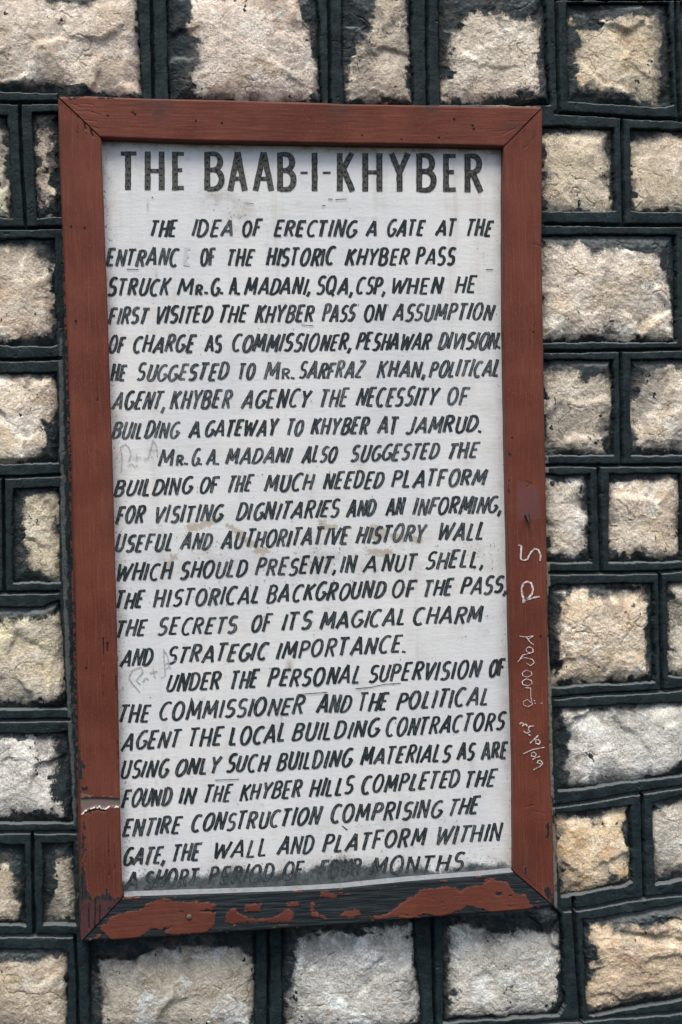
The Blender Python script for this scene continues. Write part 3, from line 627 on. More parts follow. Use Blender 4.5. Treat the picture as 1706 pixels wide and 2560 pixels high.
WHITE_L = zc([(1005,1838),(1070,1792),(1140,1760),(1190,1752),(1225,1752),(1260,1785),(1290,1778),(1335,1750),(1360,1755),(1480,1750)], 0, 1660, kA)
STAINS = {'top': [(402,268,30,34,1.0),(372,255,60,10,.7),(848,272,24,20,.9),(1076,268,22,16,.9),(1272,316,26,10,.8)], 'left': [(255,2080,60,160,.35),(280,1150,14,200,.35),(215,2300,60,60,.5)], 'right': [(1300,2180,40,60,.4),(1345,1290,30,60,.2)], 'bottom': [(430,2300,140,60,.38),(800,2270,300,60,.3),(1230,2240,180,60,.3)]}

def rail(name, outer, inner, ax, kind, label=None):
    """one mitred rail: dense front face between its outer and inner edge, sides and back closed"""
    horiz = ax == 0
    o0, o1 = outer[0], outer[-1]; i0, i1 = inner[0], inner[-1]
    nt = 52; ns = int((abs(o1[ax]-o0[ax]))/1.9)
    s = np.linspace(0, 1, ns); t = np.linspace(0, 1, nt)
    so = o0[ax]+(o1[ax]-o0[ax])*s; si_ = i0[ax]+(i1[ax]-i0[ax])*s
    po, pi = interp_line(outer, so, ax), interp_line(inner, si_, ax)
    A = so[:, None]*(1-t)+si_[:, None]*t; B = po[:, None]*(1-t)+pi[:, None]*t
    # open the mitre joint by a hair
    g = 2.3/abs(o1[ax]-o0[ax]); cmid = (A[0]+A[-1])/2
    A = cmid[None]+(A-cmid[None])*(1-2*g)
    x, y = (A, B) if horiz else (B, A)
    sd = {'top': 0, 'left': 1, 'right': 2, 'bottom': 3}[kind]*57
    tt = np.broadcast_to(t[None], x.shape)
    de = np.minimum(tt, 1-tt)*100
    hgt = np.zeros(x.shape)-0.0016*(1-sstep(0, 5, de))**2*1.0
    hgt += 0.0006*fbm(x/160, y/160, 300+sd, 2)+0.00018*fbm(x/(40 if horiz else 5), y/(5 if horiz else 40), 310+sd, 3)
    red = np.full(x.shape, 40.0); wood = np.zeros(x.shape); white = np.zeros(x.shape); crack = np.zeros(x.shape); scuff = np.zeros(x.shape); purple = np.zeros(x.shape); stain = np.zeros(x.shape)
    if kind == 'bottom':
        red = np.full(x.shape, -40.0)
        for p in RED_BOTTOM: red = np.maximum(red, poly_sd(x, y, p))
        for p in HOLE_BOTTOM: red = np.minimum(red, -poly_sd(x, y, p))
        red = np.maximum(red, (fbm(x/19, y/6.5, 340, 3)-.50)*34-8*sstep(26, 0, np.abs(de-50)-20)); red = np.minimum(red, (0.62-fbm(x/15, y/8, 344, 3))*30)
        hgt += 0.0007*sstep(-2, 2, red)+0.0009*sstep(2, -2, red)*fbm(x/70, y/4.5+0.2*x/40, 330, 3)
    for p in {'left': BARE_LEFT, 'top': BARE_TOP, 'right': BARE_RIGHT, 'bottom': []}[kind]:
        red = np.minimum(red, -poly_sd(x, y, p)*0.8)
    if kind == 'left':
        purple = sstep(2225, 2260, y)*1.0
        wd = poly_sd(x, y, WOOD_L); wood = np.maximum(sstep(-1, 1, wd), 0.8*sstep(-1, 2, poly_sd(x, y, BROWN_L))*(fbm(x/9, y/3, 350, 3) > .05))
        hgt -= 0.0022*sstep(-2, 2, wd)
        wl_ = line_d(x, y+2.6*fbm(x/3.0, y*0, 352, 2), WHITE_L); white = sstep(2.6, 1.2, wl_)*sstep(-.55, -.2, fbm(x/5.0, y*0, 354, 2))
        hgt += 0.0012*white
        purple = purple+0*x
    for pts, w in {'left': CR_LEFT, 'top': CR_TOP, 'right': CR_RIGHT, 'bottom': CR_BOTTOM}[kind]:
        d = line_d(x, y, pts)+0.8*fbm(x/5, y/5, 360, 2)
        c = (1-sstep(w*0.4, w*0.9+0.6, d))*min(1.0, 0.30+0.32*w)*(0.75+0.5*fbm(x/22, y/22, 365, 2)); crack = np.maximum(crack, c)
    hgt -= 0.0014*crack
    if kind == 'right':
        scuff = sstep(-3, 5, poly_sd(x, y, zc([(806,915),(912,955),(922,1102),(806,1108)], 853, 700, k3)))
    for (cx_, cy_, rx_, ry_, a) in STAINS[kind]:
        stain = np.maximum(stain, a*np.exp(-((x-cx_)/rx_)**2-((y-cy_)/ry_)**2)*(0.55+0.9*np.clip(fbm(x/14, y/14, 370, 3)+.3, 0, 1)))
    stain = np.maximum(stain, 0.35*np.exp(-de/3.0))
    front = P(x, y, Y_FACE).reshape(x.shape+(3,)); front[..., 1] -= hgt
    nF = ns*nt
    V = [front.reshape(-1, 3)]
    idx = np.arange(nF).reshape(ns, nt)
    fl = [np.stack([idx[:-1, :-1], idx[1:, :-1], idx[1:, 1:], idx[:-1, 1:]], -1).reshape(-1, 4)]
    A_ = dict(red=red, wood=wood, white=white, crack=crack, scuff=scuff, purple=purple, stain=stain)
    A_ = {k: [np.asarray(v, float).ravel()] for k, v in A_.items()}
    um = front[..., 0] if horiz else front[..., 2]; vm = front[..., 2] if horiz else front[..., 0]
    A_['gu'] = [um.ravel()+sd]; A_['gv'] = [vm.ravel()]
    A_['dusty'] = [np.zeros(nF)]
    off = nF
    for side, (ii, yb) in enumerate(((idx[:, 0], Y_BACK), (idx[:, -1], Y_PANEL+0.004))):
        nl = 8
        f0 = front.reshape(-1, 3)[ii]
        rows = []
        for q in range(nl):
            v = f0.copy(); a = q/(nl-1); v[:, 1] = f0[:, 1]*(1-a)+yb*a
            if side == 1: v[:, 2 if horiz else 0] += {'bottom': .0034, 'top': -.0020, 'right': .0012, 'left': 0}[kind]*a
            if side == 1: v[:, 2 if horiz else 0] += 0.0005*fbm(np.arange(ns)/30.0, np.full(ns, q*1.3), 400+sd+side, 2)*(q > 0)
            elif kind == 'left': v[:, 0] -= a*np.interp(so, [240, 1150, 1300, 1450, 1550, 1850, 2000, 2350], [.0004, .0004, .0035, .003, .0008, .0012, .0042, .002])
            rows.append(v)
        vv = np.concatenate(rows); V.append(vv)
        id2 = off+np.arange(nl*ns).reshape(nl, ns)
        fl.append(np.stack([id2[:-1, :-1], id2[1:, :-1], id2[1:, 1:], id2[:-1, 1:]], -1).reshape(-1, 4))
        for k in A_:
            if k == 'red':
                a = np.tile(np.clip(red.ravel()[ii], -40, 40), nl)
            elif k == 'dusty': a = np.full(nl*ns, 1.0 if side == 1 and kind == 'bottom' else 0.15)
            elif k == 'gu': a = np.tile(um.ravel()[ii], nl)+sd
            elif k == 'gv': a = np.tile(vm.ravel()[ii], nl)+np.repeat(np.arange(nl)*0.004, ns)
            else: a = np.zeros(nl*ns)
            A_[k].append(a)
        off += nl*ns
    for e in (idx[0], idx[-1]):     # mitre ends
        f0 = front.reshape(-1, 3)[e]; v2 = f0.copy(); v2[:, 1] = Y_PANEL+0.004
        V += [f0, v2]; a = off+np.arange(nt); b = a+nt
        fl.append(np.stack([a[:-1], a[1:], b[1:], b[:-1]], -1))
        for k in A_: A_[k].append(np.full(2*nt, -30.0 if k == 'red' else (1.0 if k == 'crack' else 0.0)))
        off += 2*nt
    # back face
    V.append(np.array([P(c[0], c[1], Y_FACE)[0]*[1, 0, 1]+[0, Y_BACK, 0] for c in (o0, o1, i1, i0)]))
    fl.append(np.array([[off, off+1, off+2, off+3]]))
    for k in A_: A_[k].append(np.zeros(4))
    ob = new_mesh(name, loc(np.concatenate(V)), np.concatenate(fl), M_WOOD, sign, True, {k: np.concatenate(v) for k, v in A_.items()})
    if label: ob['label'] = label
    return ob
r_top = rail('frame_rail', T_OUT, T_IN, 0, 'top')
r_left = rail('frame_rail', L_OUT, L_IN, 1, 'left', 'left rail with a broken pale wood band near its foot')
r_right = rail('frame_rail', R_OUT, R_IN, 1, 'right', 'right rail with white handwriting down it')
r_bot = rail('frame_rail', B_OUT, B_IN, 0, 'bottom', 'bottom rail with most of its red paint flaked to black')

# ---- the board
bw = np.arange(225, 1306, 3.0); bh = np.arange(318, 2262, 3.0)
BX, BY = np.meshgrid(bw, bh)
k6 = 1050/1568
grime_line = [(250+k6*x, 1850+k6*y) for x, y in ((40,540),(90,536),(160,516),(300,528),(400,510),(450,494),(560,486),(650,508),(700,500),(780,492),(850,462),(900,446),(950,464),(1000,476),(1100,484),(1200,486),(1300,490),(1360,482),(1400,462),(1450,474),(1500,476),(1560,478))]
gy = np.interp(BX, [p[0] for p in grime_line], [p[1] for p in grime_line])
grime = (BY-gy)*np.where(BY > gy, 1.0, 1.0)
grime = np.maximum(grime, -60)
tan_polys = [[(250+k6*x, 1250+k6*y) for x, y in p] for p in (
  [(470,86),(532,116),(560,150),(645,185),(605,222),(560,172),(500,128)], [(808,76),(905,92),(885,106),(830,112)], [(1000,88),(1060,94),(1080,120),(1200,140),(1205,172),(1130,152),(1030,152),(985,120)],
  [(1000,178),(1100,180),(1082,218),(1008,202)], [(320,100),(450,60),(440,90),(330,120)], [(240,250),(300,170),(310,175),(260,250)])]
tanv = np.full(BX.shape, -40.0)
for p in tan_polys: tanv = np.maximum(tanv, poly_sd(BX, BY, p))
dirt = 0.95*np.exp(-((BY-1395-0.03*(BX-770))/75.0)**2)*(0.6+0.5*fbm(BX/90, BY/60, 501, 3))
dirt = np.maximum(dirt, 0.8*sstep(60, 0, BX-np.interp(BY, [344, 2242], [253, 309])))
dirt = np.maximum(dirt, 0.55*sstep(45, 0, np.interp(BY, [366, 2181], [1256, 1282])-BX))
dirt = np.maximum(dirt, 0.7*np.exp(-((BX-590)/90)**2-((BY-530)/60)**2)); dirt = np.maximum(dirt, 0.8*np.exp(-((BX-1000)/230)**2-((BY-2080)/90)**2)*0.6)
dirt = np.maximum(dirt, 0.9*sstep(70, 0, gy-BY)); dirt = np.clip(np.maximum(dirt, 0.12+0.25*fbm(BX/120, BY/120, 505, 3)), 0, 1)
brown = 1.0*sstep(34, 0, BY-np.interp(BX, [253, 1260], [352, 378]))*(0.5+0.8*np.clip(fbm(BX/40, BY/12, 511, 3)+.35, 0, 1))
brown = np.maximum(brown, 0.9*np.exp(-((BX-535)/34)**2-((BY-492)/22)**2)*(0.5+0.7*fbm(BX/14, BY/14, 513, 3)))
brown = np.maximum(brown, 0.6*np.exp(-((BX-590)/22)**2-((BY-545)/24)**2)*(0.5+0.9*fbm(BX/12, BY/12, 515, 3)))
brown = np.maximum(brown, 0.6*np.exp(-((BX-265)/26)**2-((BY-400)/60)**2)*(0.6+0.8*fbm(BX/30, BY/30, 517, 3)))
brown = np.maximum(brown, 0.35*np.exp(-((BX-1240)/26)**2-((BY-385)/26)**2))
brown = np.maximum(brown, 0.25*np.clip(fbm(BX/60, BY/110, 519, 4)-0.15, 0, 1))
for cx_, cy_, rx_, ry_ in ((724,1665,8,16),(704,1790,3,12),(392,700,3,20),(370,515,3,14)):
    brown = np.maximum(brown, 0.7*np.exp(-((BX-cx_)/rx_)**2-((BY-cy_)/ry_)**2))
brown = np.clip(brown, 0, 1)
bv = P(BX, BY, Y_PANEL).reshape(BX.shape+(3,)); bv[..., 1] += 0.0004*fbm(BX/200, BY/200, 521, 2)-0.0004
n1, n2 = BX.shape; bi = np.arange(n1*n2).reshape(n1, n2)
bf = np.stack([bi[:-1, :-1], bi[1:, :-1], bi[1:, 1:], bi[:-1, 1:]], -1).reshape(-1, 4)
bV = bv.reshape(-1, 3); nb = len(bV)
per = np.concatenate([bi[0, :], bi[1:, -1], bi[-1, -2::-1], bi[-2:0:-1, 0]])
back = bV[per].copy(); back[:, 1] = Y_BACK
bV = np.concatenate([bV, back]); pn = nb+np.arange(len(per))
bf = np.concatenate([bf, np.stack([per, np.roll(per, -1), np.roll(pn, -1), pn], -1)])
ext = lambda a: np.concatenate([a.ravel(), a.ravel()[per]])
panel = new_mesh('panel', loc(bV), bf, M_BOARD, sign, True, {'grime': ext(grime), 'tan': ext(tanv), 'dirt': ext(dirt), 'brown': ext(brown)})

# ------------------------------------------------------------------ hand lettering
def arc(cx, cy, rx, ry, a0, a1, n=9):
    return [(cx+rx*math.cos(math.radians(a0+(a1-a0)*i/(n-1))), cy+ry*math.sin(math.radians(a0+(a1-a0)*i/(n-1)))) for i in range(n)]
GL = {
 'A': (.70, [[(.0,0),(.36,1)], [(.36,1),(.70,0)], [(.13,.30),(.58,.30)]]),
 'B': (.58, [[(.05,0),(.05,1)], [(.05,.98)]+arc(.28,.76,.24,.22,90,-90)+[(.05,.53)], [(.05,.53)]+arc(.30,.27,.27,.26,90,-90)+[(.05,.01)]]),
 'C': (.58, [arc(.36,.5,.34,.5,55,305,14)]),
 'D': (.60, [[(.05,0),(.05,1)], [(.05,.98),(.20,.98)]+arc(.22,.5,.38,.48,80,-80,10)+[(.20,.02),(.05,.02)]]),
 'E': (.50, [[(.05,0),(.05,1)], [(.03,.97),(.50,.97)], [(.05,.52),(.42,.52)], [(.03,.03),(.50,.03)]]),
 'F': (.50, [[(.05,0),(.05,1)], [(.03,.97),(.52,.97)], [(.05,.52),(.42,.52)]]),
 'G': (.62, [arc(.36,.5,.34,.5,58,350,15), [(.40,.42),(.68,.42)]]),
 'H': (.60, [[(.05,0),(.05,1)], [(.57,0),(.57,1)], [(.05,.50),(.57,.50)]]),
 'I': (.10, [[(.05,0),(.05,1)]]),
 'J': (.46, [[(.42,1),(.42,.25)]+arc(.22,.22,.20,.22,0,-150,7)]),
 'K': (.58, [[(.05,0),(.05,1)], [(.55,1),(.07,.45)], [(.20,.58),(.58,0)]]),
 'L': (.46, [[(.05,1),(.05,0)], [(.03,.03),(.46,.03)]]),
 'M': (.80, [[(.03,0),(.10,1)], [(.10,1),(.40,.22)], [(.40,.22),(.70,1)], [(.70,1),(.78,0)]]),
 'N': (.62, [[(.05,0),(.05,1)], [(.05,1),(.57,0)], [(.57,0),(.57,1)]]),
 'O': (.66, [arc(.33,.5,.31,.5,90,450,20)]),
 'P': (.54, [[(.05,0),(.05,1)], [(.05,.98)]+arc(.27,.74,.25,.24,90,-90)+[(.05,.50)]]),
 'Q': (.68, [arc(.33,.5,.31,.5,90,450,20), [(.34,.22),(.66,-.12)]]),
 'R': (.58, [[(.05,0),(.05,1)], [(.05,.98)]+arc(.27,.75,.25,.23,90,-90)+[(.05,.52)], [(.24,.52),(.58,0)]]),
 'S': (.52, [arc(.28,.74,.24,.26,40,250,10)+arc(.26,.26,.26,.26,70,-140,10)]),
 'T': (.54, [[(.22,0),(.22,1)], [(-.06,.97),(.54,.97)]]),
 'U': (.58, [[(.05,1),(.05,.3)]+arc(.30,.28,.25,.28,180,360,9)+[(.55,.3),(.55,1)]]),
 'V': (.62, [[(.0,1),(.30,0)], [(.30,0),(.62,1)]]),
 'W': (.90, [[(.0,1),(.20,0)], [(.20,0),(.45,.85)], [(.45,.85),(.66,0)], [(.66,0),(.92,1)]]),
 'Y': (.60, [[(.0,1),(.29,.48)], [(.60,1),(.29,.48)], [(.29,.50),(.29,0)]]),
 'Z': (.56, [[(.02,.97),(.54,.97)], [(.54,.97),(.02,.03)], [(.02,.03),(.56,.03)]]),
 '.': (.10, [[(.05,.0),(.05,.13)]]), ',': (.14, [[(.11,.14),(.09,-.02),(.02,-.18)]]), '-': (.34, [[(.02,.46),(.32,.46)]]),
}
lr = random.Random(77)
class Ink:
    def __init__(s): s.V = []; s.F = []; s.e = []; s.w = []; s.d = []; s.c = []; s.k = 0
    def ribbon(s, pts, width, wear, Y0, jit=0.17, seg=4.0, sharp=False):
        p = np.array(pts, float)
        if len(p) < 2: return
        q = [p[0]]
        for a, b in zip(p[:-1], p[1:]):
            L = np.hypot(*(b-a)); n = max(1, int(L/seg))
            for i in range(1, n+1): q.append(a+(b-a)*i/n)
        q = np.array(q); tg = np.gradient(q, axis=0); ln = np.hypot(tg[:, 0], tg[:, 1])+1e-9; tg /= ln[:, None]
        nm = np.stack([-tg[:, 1], tg[:, 0]], 1)
        s.k += 1; Y = Y0-0.00012-0.00005*(s.k % 7)
        ph = lr.uniform(0, 99); n = len(q)
        j1 = np.array([vnoise(np.array([ph+i*0.55]), np.array([3.3]), 601)[0] for i in range(n)]); j2 = np.array([vnoise(np.array([ph+i*0.55]), np.array([8.7]), 601)[0] for i in range(n)])
        vert = np.abs(tg[:, 1]); wd = width*(0.78+0.24*vert)
        a = q+nm*(wd*0.5*(1+jit*j1))[:, None]; b = q-nm*(wd*0.5*(1+jit*j2))[:, None]
        base = len(s.V)
        pts3 = P(np.concatenate([a[:, 0], b[:, 0]]), np.concatenate([a[:, 1], b[:, 1]]), Y)
        s.V += list(pts3); s.e += [1.0]*n+[-1.0]*n; s.w += [wear]*(2*n); s.d += [0.0]*(2*n)
        cxy = np.concatenate([a, b]); s.c += list(cxy[:, 1]-np.interp(cxy[:, 0], [g_[0] for g_ in grime_line], [g_[1] for g_ in grime_line]))
        for i in range(n-1): s.F.append((base+i, base+i+1, base+n+i+1, base+n+i))
    def disc(s, c, r, Y):
        base = len(s.V); n = 8; a = np.arange(n)*2*math.pi/n+lr.random()
        s.V += list(P(c[0]+r*np.cos(a), c[1]+r*np.sin(a), Y)); s.e += [0.0]*n; s.w += [0.0]*n; s.d += [1.0]*n; s.c += [-60.0]*n
        s.F.append(tuple(base+i for i in range(n)))
    def make(s, name, mat, parent):
        return new_mesh(name, loc(np.array(s.V)), s.F, mat, parent, False, {'edge': s.e, 'wear': s.w, 'dot': s.d, 'cover': s.c})
YL = Y_PANEL-0.0008
def word(ink, txt, x0, x1, yb, yt, slope, slant, width, wear, gap=.27):
    """letters of one word fitted between x0 and x1; yb, yt = base and top line at x0; slope = rise of the line"""
    cap = yb-yt; cur = 0.0; items = []
    for ch in txt:
        w, st = GL[ch]; items.append((ch, cur)); cur += w+gap*(0.75 if ch in '.,' else 1.0)*lr.uniform(.85, 1.15)
    if len(txt) > 1: x0, x1 = x0+1.0, x1-2.6
    if len(txt) <= 2: slant *= .8
    pts = [(gx+x, y) for ch, gx in items for stk in GL[ch][1] for x, y in stk]
    hw = width*0.5
    for fac in (.92, .8, .68, .55, .42):        # a cramped word leans less
        sk = slant*cap*fac; sx = (x1-x0)/cur
        for _ in range(14):
            e = [sx*x+sk*y for x, y in pts]; lo, hi = min(e), max(e)
            sx = max(sx*0.5, sx+(x1-x0-2*hw-(hi-lo))/max(cur, .2)*0.9) if len(txt) > 1 or txt not in '.I' else cap*.8
        if sx >= .60*cap: break
    mn = min(sx*x+sk*y for x, y in pts)
    for ch, gx in items:
        dy = lr.uniform(-.05, .05)*cap; hs = lr.uniform(.93, 1.06); dsl = lr.uniform(-.05, .05); lw = width*lr.uniform(.90, 1.10)
        wl = min(1.0, max(0.0, wear+lr.uniform(-.16, .16)))
        for stk in GL[ch][1]:
            o = []
            for x, y in stk:
                X_ = x0+hw+sx*(gx+x)+(slant*fac+dsl)*cap*y-mn
                o.append((X_+lr.uniform(-.4, .4), yb+slope*(X_-x0)-cap*hs*y-dy))
            ink.ribbon(o, lw*(1.25 if ch == '.' else 1.0), wl, YL)
# each line: origin y, (base left, base right, x of left, x of right, cap height), slant, words (text, x0, x1 [, wear [, small]])
LINES = [
 (350, (360,358,190,1480,60), 0.27, .12, [('THE',188,303),('IDEA',340,500,.45),('OF',530,615),('ERECTING',645,968),('A',990,1033),('GATE',1070,1228),('AT',1248,1343),('THE',1368,1480)]),
 (350, (469,465,20,1338,62), 0.25, .15, [('ENTRANC',20,306,.45),('E',312,346,1.0),('OF',372,442,.4),('THE',475,588),('HISTORIC',618,888),('KHYBER',912,1163),('PASS',1176,1338)]),
 (650, (130,124,28,1418,62), 0.27, .12, [('STRUCK',26,275),('M',286,352),('R',355,385,.1,.62),('.',390,403),('G.',413,465),('A.',478,527),('MADANI,',535,792),('SQA,',805,950),('CSP,',955,1072),('WHEN',1088,1292),('HE',1322,1418)]),
 (650, (238,222,30,1480,61), 0.28, .25, [('FIRST',28,195,.5),('VISITED',210,428,.0),('THE',445,567,.05),('KHYBER',575,810,.3),('PASS',825,965,.5),('ON',985,1075,.0),('ASSUMPTION',1088,1482,.45)]),
 (650, (346,330,33,1500,61), 0.31, .35, [('OF',31,107),('CHARGE',122,370),('AS',387,462,.4),('COMMISSIO',492,826,.35),('NER,',816,945,.1),('PESHAWAR',952,1245,.15),('DIVISION.',1258,1500,.55)]),
 (650, (452,432,38,1490,60), 0.31, .6, [('HE',36,110),('SUGGESTED',135,490),('TO',517,588),('M',611,676),('R',678,712,.6,.65),('.',714,724),('SARFRAZ',740,1000),('KHAN,',1030,1222,.45),('POLITICAL',1225,1495)]),
 (950, (112,90,42,1392,66), 0.32, .55, [('AGENT,',40,250),('KHYBER',258,503),('AGENCY',522,803,.45),('THE',822,945),('NECESSITY',952,1278,.4),('OF',1295,1392)]),
 (950, (218,193,42,1425,60), 0.32, .5, [('BUILDING',40,307,.6),('A',328,375),('GATEWAY',390,680,.3),('TO',697,768),('KHYBER',784,1015,.4),('AT',1032,1128,.4),('JAMRUD.',1138,1428,.4)]),
 (950, (322,290,215,1425,58), 0.32, .5, [('M',215,280),('R',283,314,.5,.65),('.',316,327),('G.',340,385),('A.',392,450),('MADANI',465,727),('ALSO',748,895),('SUGGESTED',932,1275),('THE',1300,1430)]),
 (950, (432,390,50,1450,60), 0.32, .45, [('BUILDING',48,357),('OF',370,460),('THE',475,585),('MUCH',610,813),('NEEDED',830,1068),('PLATFORM',1085,1452)]),
 (1250, (88,45,58,1500,62), 0.32, .45, [('FOR',55,178),('VISITING',207,470),('DIGNITARIES',503,908),('AND',915,1040),('AN',1062,1150),('INFORMING,',1165,1505)]),
 (1250, (193,146,58,1437,62), 0.32, .45, [('USEFUL',56,275),('AND',295,428),('AUTHORITATIVE',447,948),('HISTORY',952,1232,.55),('WALL',1262,1437)]),
 (1250, (302,250,62,1437,62), 0.31, .35, [('WHICH',60,285,.25),('SHOULD',295,560),('PRESENT,',575,888),('IN',893,968,.2),('A',978,1032,.2),('NUT',1048,1200,.2),('SHELL,',1212,1438)]),
 (1250, (405,345,62,1520,62), 0.31, .35, [('THE',60,180),('HISTORICAL',195,600),('BACKGROUND',618,1075,.3),('OF',1088,1195),('THE',1210,1335),('PASS,',1342,1525)]),
 (1250, (512,455,65,1435,62), 0.31, .4, [('THE',62,190),('SECRETS',212,525),('OF',562,655),('ITS',675,802),('MAGICAL',818,1145),('CHARM',1168,1440)]),
 (1550, (172,120,72,1145,62), 0.31, .35, [('AND',70,207),('STRATEGIC',248,640),('IMPORTANCE.',655,1145)]),
 (1550, (268,208,248,1525,64), 0.31, .3, [('UNDER',245,462),('THE',488,608),('PERSONAL',622,975),('SUPERVISION',1000,1435),('OF',1450,1528)]),
 (1550, (382,318,72,1450,64), 0.31, .35, [('THE',70,205),('COMMISSIONER',220,772),('AND',803,946),('THE',966,1092),('POLITICAL',1103,1455)]),
 (1550, (487,408,76,1515,64), 0.31, .3, [('AGENT',74,318),('THE',333,475),('LOCAL',478,697),('BUILDING',712,1053),('CONTRACTORS',1065,1525)]),
 (1850, (143,65,78,1530,62), 0.31, .3, [('USING',76,268),('ONLY',280,465),('SUCH',468,645),('BUILDING',655,952),('MATERIALS',968,1323),('AS',1328,1410),('ARE',1420,1532)]),
 (1850, (252,168,78,1490,62), 0.31, .3, [('FOUND',76,278),('IN',292,367),('THE',388,508),('KHYBER',518,765),('HILLS',778,960),('COMPLETED',975,1352),('THE',1365,1495)]),
 (1850, (360,275,82,1425,64), 0.31, .4, [('ENTIRE',80,320),('CONSTRUCTION',340,837),('COMPRISING',860,1288),('THE',1303,1432)]),
 (1850, (467,373,88,1510,64), 0.31, .4, [('GATE,',86,250),('THE',270,393),('WALL',425,628),('AND',657,808),('PLATFORM',827,1228),('WITHIN',1255,1515)]),
 (1850, (556,482,100,1355,62), 0.31, .4, [('A',92,142),('SHORT',160,385),('PERIOD',400,658),('OF',680,775),('FOUR',808,985),('MONTHS',1003,1370)]),
]
for oy, (yl, yr, xl, xr, cap), slant, wear, words in LINES:
    ink = Ink(); sl = (yr-yl)/(xr-xl)
    for wd in words:
        txt, x0, x1 = wd[:3]; we = wd[3] if len(wd) > 3 else wear; sm = wd[4] if len(wd) > 4 else 1.0
        yb = yl+sl*(x0-xl)
        word(ink, txt, 250+k6*x0, 250+k6*x1, oy+k6*yb, oy+k6*(yb-cap*sm), sl, slant*(1.0 if sm == 1 else .45), 7.4 if sm == 1 else 6.4, we)
    ink.make('text_line', M_BODY, panel)
# heading, one letter at a time, with dark dots along the strokes
HEAD = [[('T',67,148),('H',168,242),('E',268,325)], [('B',390,466),('A',476,552),('A',570,652),('B',662,735),('-',749,776),('I',791,813),('-',832,862),('K',885,955),('H',980,1055),('Y',1078,1162),('B',1182,1258),('E',1280,1340),('R',1362,1434)]]
for letters in HEAD:
    ink = Ink(); dots = []
    for ch, a, b in letters:
        if ch == '-':
            ink.ribbon([(250+k6*a, 350+k6*122), (250+k6*b, 350+k6*122)], 6.5, .1, YL); continue
        yt = 350+k6*(42+(a-67)*0.0075); yb = 350+k6*(186+(a-67)*0.0055); wd = 14.8
        w, st = GL[ch]; xx = [p[0] for s_ in st for p in s_]; mn, mx = min(xx), max(xx)
        X0, X1 = 250+k6*a+wd/2, 250+k6*b-wd/2
        for stk in st:
            flat = len(stk) > 2 or abs(stk[0][1]-stk[-1][1]) < .1
            o = [((X0+X1)/2 if mx-mn < .01 else X0+(x-mn)/(mx-mn)*(X1-X0), yb-(yb-yt)*(0.03+0.94*y if flat else y)) for x, y in stk]
            ink.ribbon(o, wd*(0.98 if abs(o[0][1]-o[-1][1]) > 10 else 0.86), lr.uniform(.35, .8) if a < 700 else lr.uniform(.15, .5), YL, 0.10)
            p = np.array(o); seg = np.hypot(*np.diff(p, axis=0).T); cl = np.concatenate([[0], np.cumsum(seg)])
            for q in np.arange(8, cl[-1]-5, 15.0):
                dots.append((np.interp(q, cl, p[:, 0])+lr.uniform(-2.2, 2.2), np.interp(q, cl, p[:, 1])+lr.uniform(-1.5, 1.5)))
    for i, c in enumerate(dots): ink.disc(c, lr.uniform(2.4, 3.3), YL-0.00060-0.00002*(i % 3))
    ink.make('heading_word', M_HEAD, panel)

def scrawl(strokes, ox, oy, s, width, mat, name, parent, Y, jit=.3):
    ink = Ink()
    for st in strokes: ink.ribbon(zc(st, ox, oy, s), width*lr.uniform(.8, 1.2), 0.3, Y, jit, 3.0)
    return ink.make(name, mat, parent)
scrawl([[(80,340),(83,290),(77,250),(95,238),(110,252),(116,278),(108,302)], [(105,318),(120,312),(130,322),(142,316)], [(122,290),(152,287)], [(138,276),(137,302)], [(165,296),(180,290),(190,255),(198,222),(210,240),(216,272)], [(182,258),(214,260)]], 250, 950, k6, 2.2, M_PENCIL, 'pencil_scrawl', panel, YL-0.0006)
scrawl([[(150,268),(125,240),(108,215),(118,190),(140,178),(157,176),(160,195),(135,225),(152,240)], [(160,232),(172,214),(182,222)], [(185,198),(215,190)], [(198,180),(206,215)], [(228,215),(244,205),(240,150),(238,108),(252,130),(262,180)], [(238,165),(285,150)], [(244,185),(262,170)]], 250, 1550, k6, 2.4, M_PENCIL, 'pencil_scrawl', panel, YL-0.0006)
# short scratches and chips in the white paint
ink = Ink()
for (ox, oy, pts) in ((250,350,[(537,234),(575,238)]),(250,350,[(853,220),(870,221)]),(250,350,[(880,222),(922,220)]),(250,350,[(1442,483),(1468,484)]),(250,350,[(830,246),(842,244)]),(250,650,[(752,242),(798,245)]),(250,1550,[(955,256),(1010,252),(1060,240),(1125,236)]),(250,1550,[(738,278),(790,274),(850,270)]),(250,350,[(100,482),(145,483)]),(250,1550,[(338,330),(342,290),(350,310)]),(250,1850,[(430,150),(475,148),(520,146)]),(250,350,[(194,212),(199,216)]),(250,1850,[(276,478),(284,500)]),(250,1850,[(905,320),(925,336)]),(250,950,[(604,352),(610,355)]),(250,1550,[(183,474),(188,476)])):
    ink.ribbon(zc(pts, ox, oy, k6), lr.uniform(1.6, 2.6), 0.0, YL-0.0007, .4, 3.0)
for i in range(210):
    x, y = lr.gauss(770, 300), lr.choice([lr.gauss(1410, 60), lr.uniform(480, 2150)])
    if 300 < x < 1245: ink.ribbon([(x, y), (x+lr.uniform(-4, 4), y+lr.uniform(-5, 5))], lr.uniform(.9, 1.7), lr.uniform(0, .6), YL-0.0007, .4, 3.0)
sc_ = ink.make('paint_speckle', M_BODY, panel); sc_['kind'] = 'stuff'
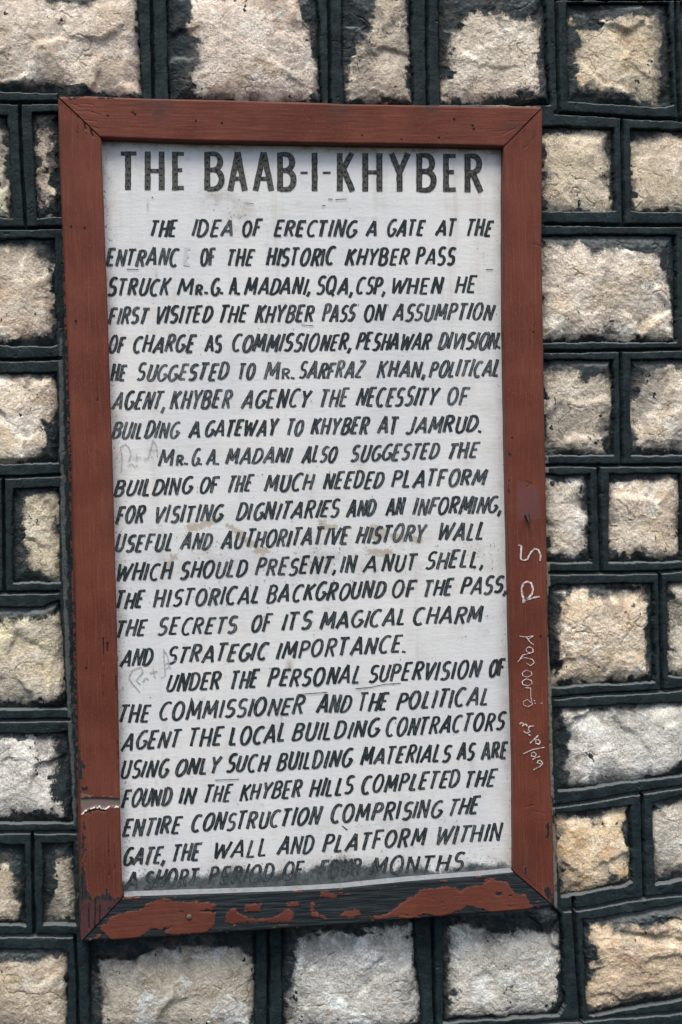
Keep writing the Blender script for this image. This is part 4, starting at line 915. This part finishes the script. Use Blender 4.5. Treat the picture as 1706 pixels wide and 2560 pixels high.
# white handwriting down the right rail
WR = [[(815,115),(829,118),(827,150),(826,178),(840,187),(856,180),(870,152),(889,131),(908,138),(918,162),(915,188)],
 [(913,352),(880,358),(845,369),(838,380),(840,366),(834,345),(830,318),(838,292),(856,282),(874,290),(882,315),(878,340),(862,358),(848,368)],
 [(820,533),(850,538),(886,530)], [(852,538),(868,560),(886,574)], [(884,532),(860,548)],
 [(850,592),(862,583),(880,590),(884,605),(868,612),(854,604),(850,592)], [(868,612),(835,620),(822,640),(845,632),(880,640),(888,655),(872,670),(852,658)], [(838,624),(812,652)],
 [(832,702),(850,690),(874,697),(878,712),(858,722),(836,716),(832,702)], [(832,742),(850,730),(874,736),(878,752),(858,762),(836,756),(832,742)],
 [(845,770),(872,772),(872,812)], [(872,815),(880,848),(858,858),(838,850),(838,834),(856,824),(872,838)], [(886,828),(891,832)], [(888,840),(894,844)], [(916,842),(926,842)],
 [(820,938),(832,930),(840,936),(834,948)], [(832,946),(850,938),(856,948)], [(886,946),(866,948),(860,962),(868,972),(852,980),(838,970)], [(860,985),(872,990)],
 [(868,1026),(906,990)], [(893,1012),(905,1008),(917,1018),(910,1030),(897,1026),(893,1012)], [(838,1074),(880,1055),(936,1044)],
 [(874,1072),(888,1066),(898,1078),(890,1088),(876,1084),(874,1072)], [(880,1102),(890,1094),(914,1086)], [(884,1148),(915,1132),(927,1118),(918,1104),(905,1106),(903,1116),(925,1122)]]
for q_ in (0, 1): scrawl(WR[q_:q_+1], 853, 1300, k3, 4.0, M_CHALK, 'white_handwriting', r_right, Y_FACE-0.0010, .25)
scrawl(WR[2:15], 853, 1300, k3, 2.0, M_CHALK, 'white_handwriting', r_right, Y_FACE-0.0010, .45)
scrawl(WR[15:], 853, 1300, k3, 3.0, M_CHALK, 'white_handwriting', r_right, Y_FACE-0.0010, .3)

# nails, bolt and screw
def lathe(px, py, Y, prof, mat, name, parent, n=12, tilt=0.0):
    c = P(px, py, Y)[0]; V = []; Fc = []
    for (r, d) in prof:
        for i in range(n):
            a = 2*math.pi*i/n; V.append((c[0]+r*math.cos(a), c[1]-d, c[2]+r*math.sin(a)-tilt*d))
    for j in range(len(prof)-1):
        for i in range(n): Fc.append((j*n+i, j*n+(i+1) % n, (j+1)*n+(i+1) % n, (j+1)*n+i))
    Fc.append(tuple((len(prof)-1)*n+i for i in range(n)))
    return new_mesh(name, loc(np.array(V)), Fc, mat, parent, True)
NP = [(0.0019, -.001), (0.0019, 0.0006), (0.0012, 0.0010), (0.0004, 0.0009)]
for x, y in ((332,279),(338,284),(270,288),(490,301),(555,306),(1136,296),(1182,312),(1185,320),(1098,342),(1004,347),(906,337)): lathe(x, y, Y_FACE, [(r*lr.uniform(.7, 1.1), d) for r, d in NP], M_NAIL, 'nail_head', r_top)
for x, y in ((190,801),(212,568),(178,565),(216,1668)): lathe(x, y, Y_FACE, NP, M_WOOD if False else M_NAIL, 'nail_head', r_left)
lathe(473, 2292, Y_FACE, [(.0042, -.001), (.0042, .0012), (.0034, .0026), (.0015, .0030)], M_BOLT, 'bolt_head', r_bot)
for x, y in ((1334,828),(1281,1093),(1352,1589)): lathe(x, y, Y_FACE, NP, M_NAIL, 'nail_head', r_right)
th = [(0.0042, -.001)]
for i in range(6): th += [(0.0040-i*.00036, .0010+i*.0016), (0.0031-i*.00036, .0018+i*.0016)]
lathe(1318, 1288, Y_FACE, th+[(.0008, .0118)], M_NAIL, 'screw_tip', r_right, 14, 0.9)
bpy.context.view_layer.update()
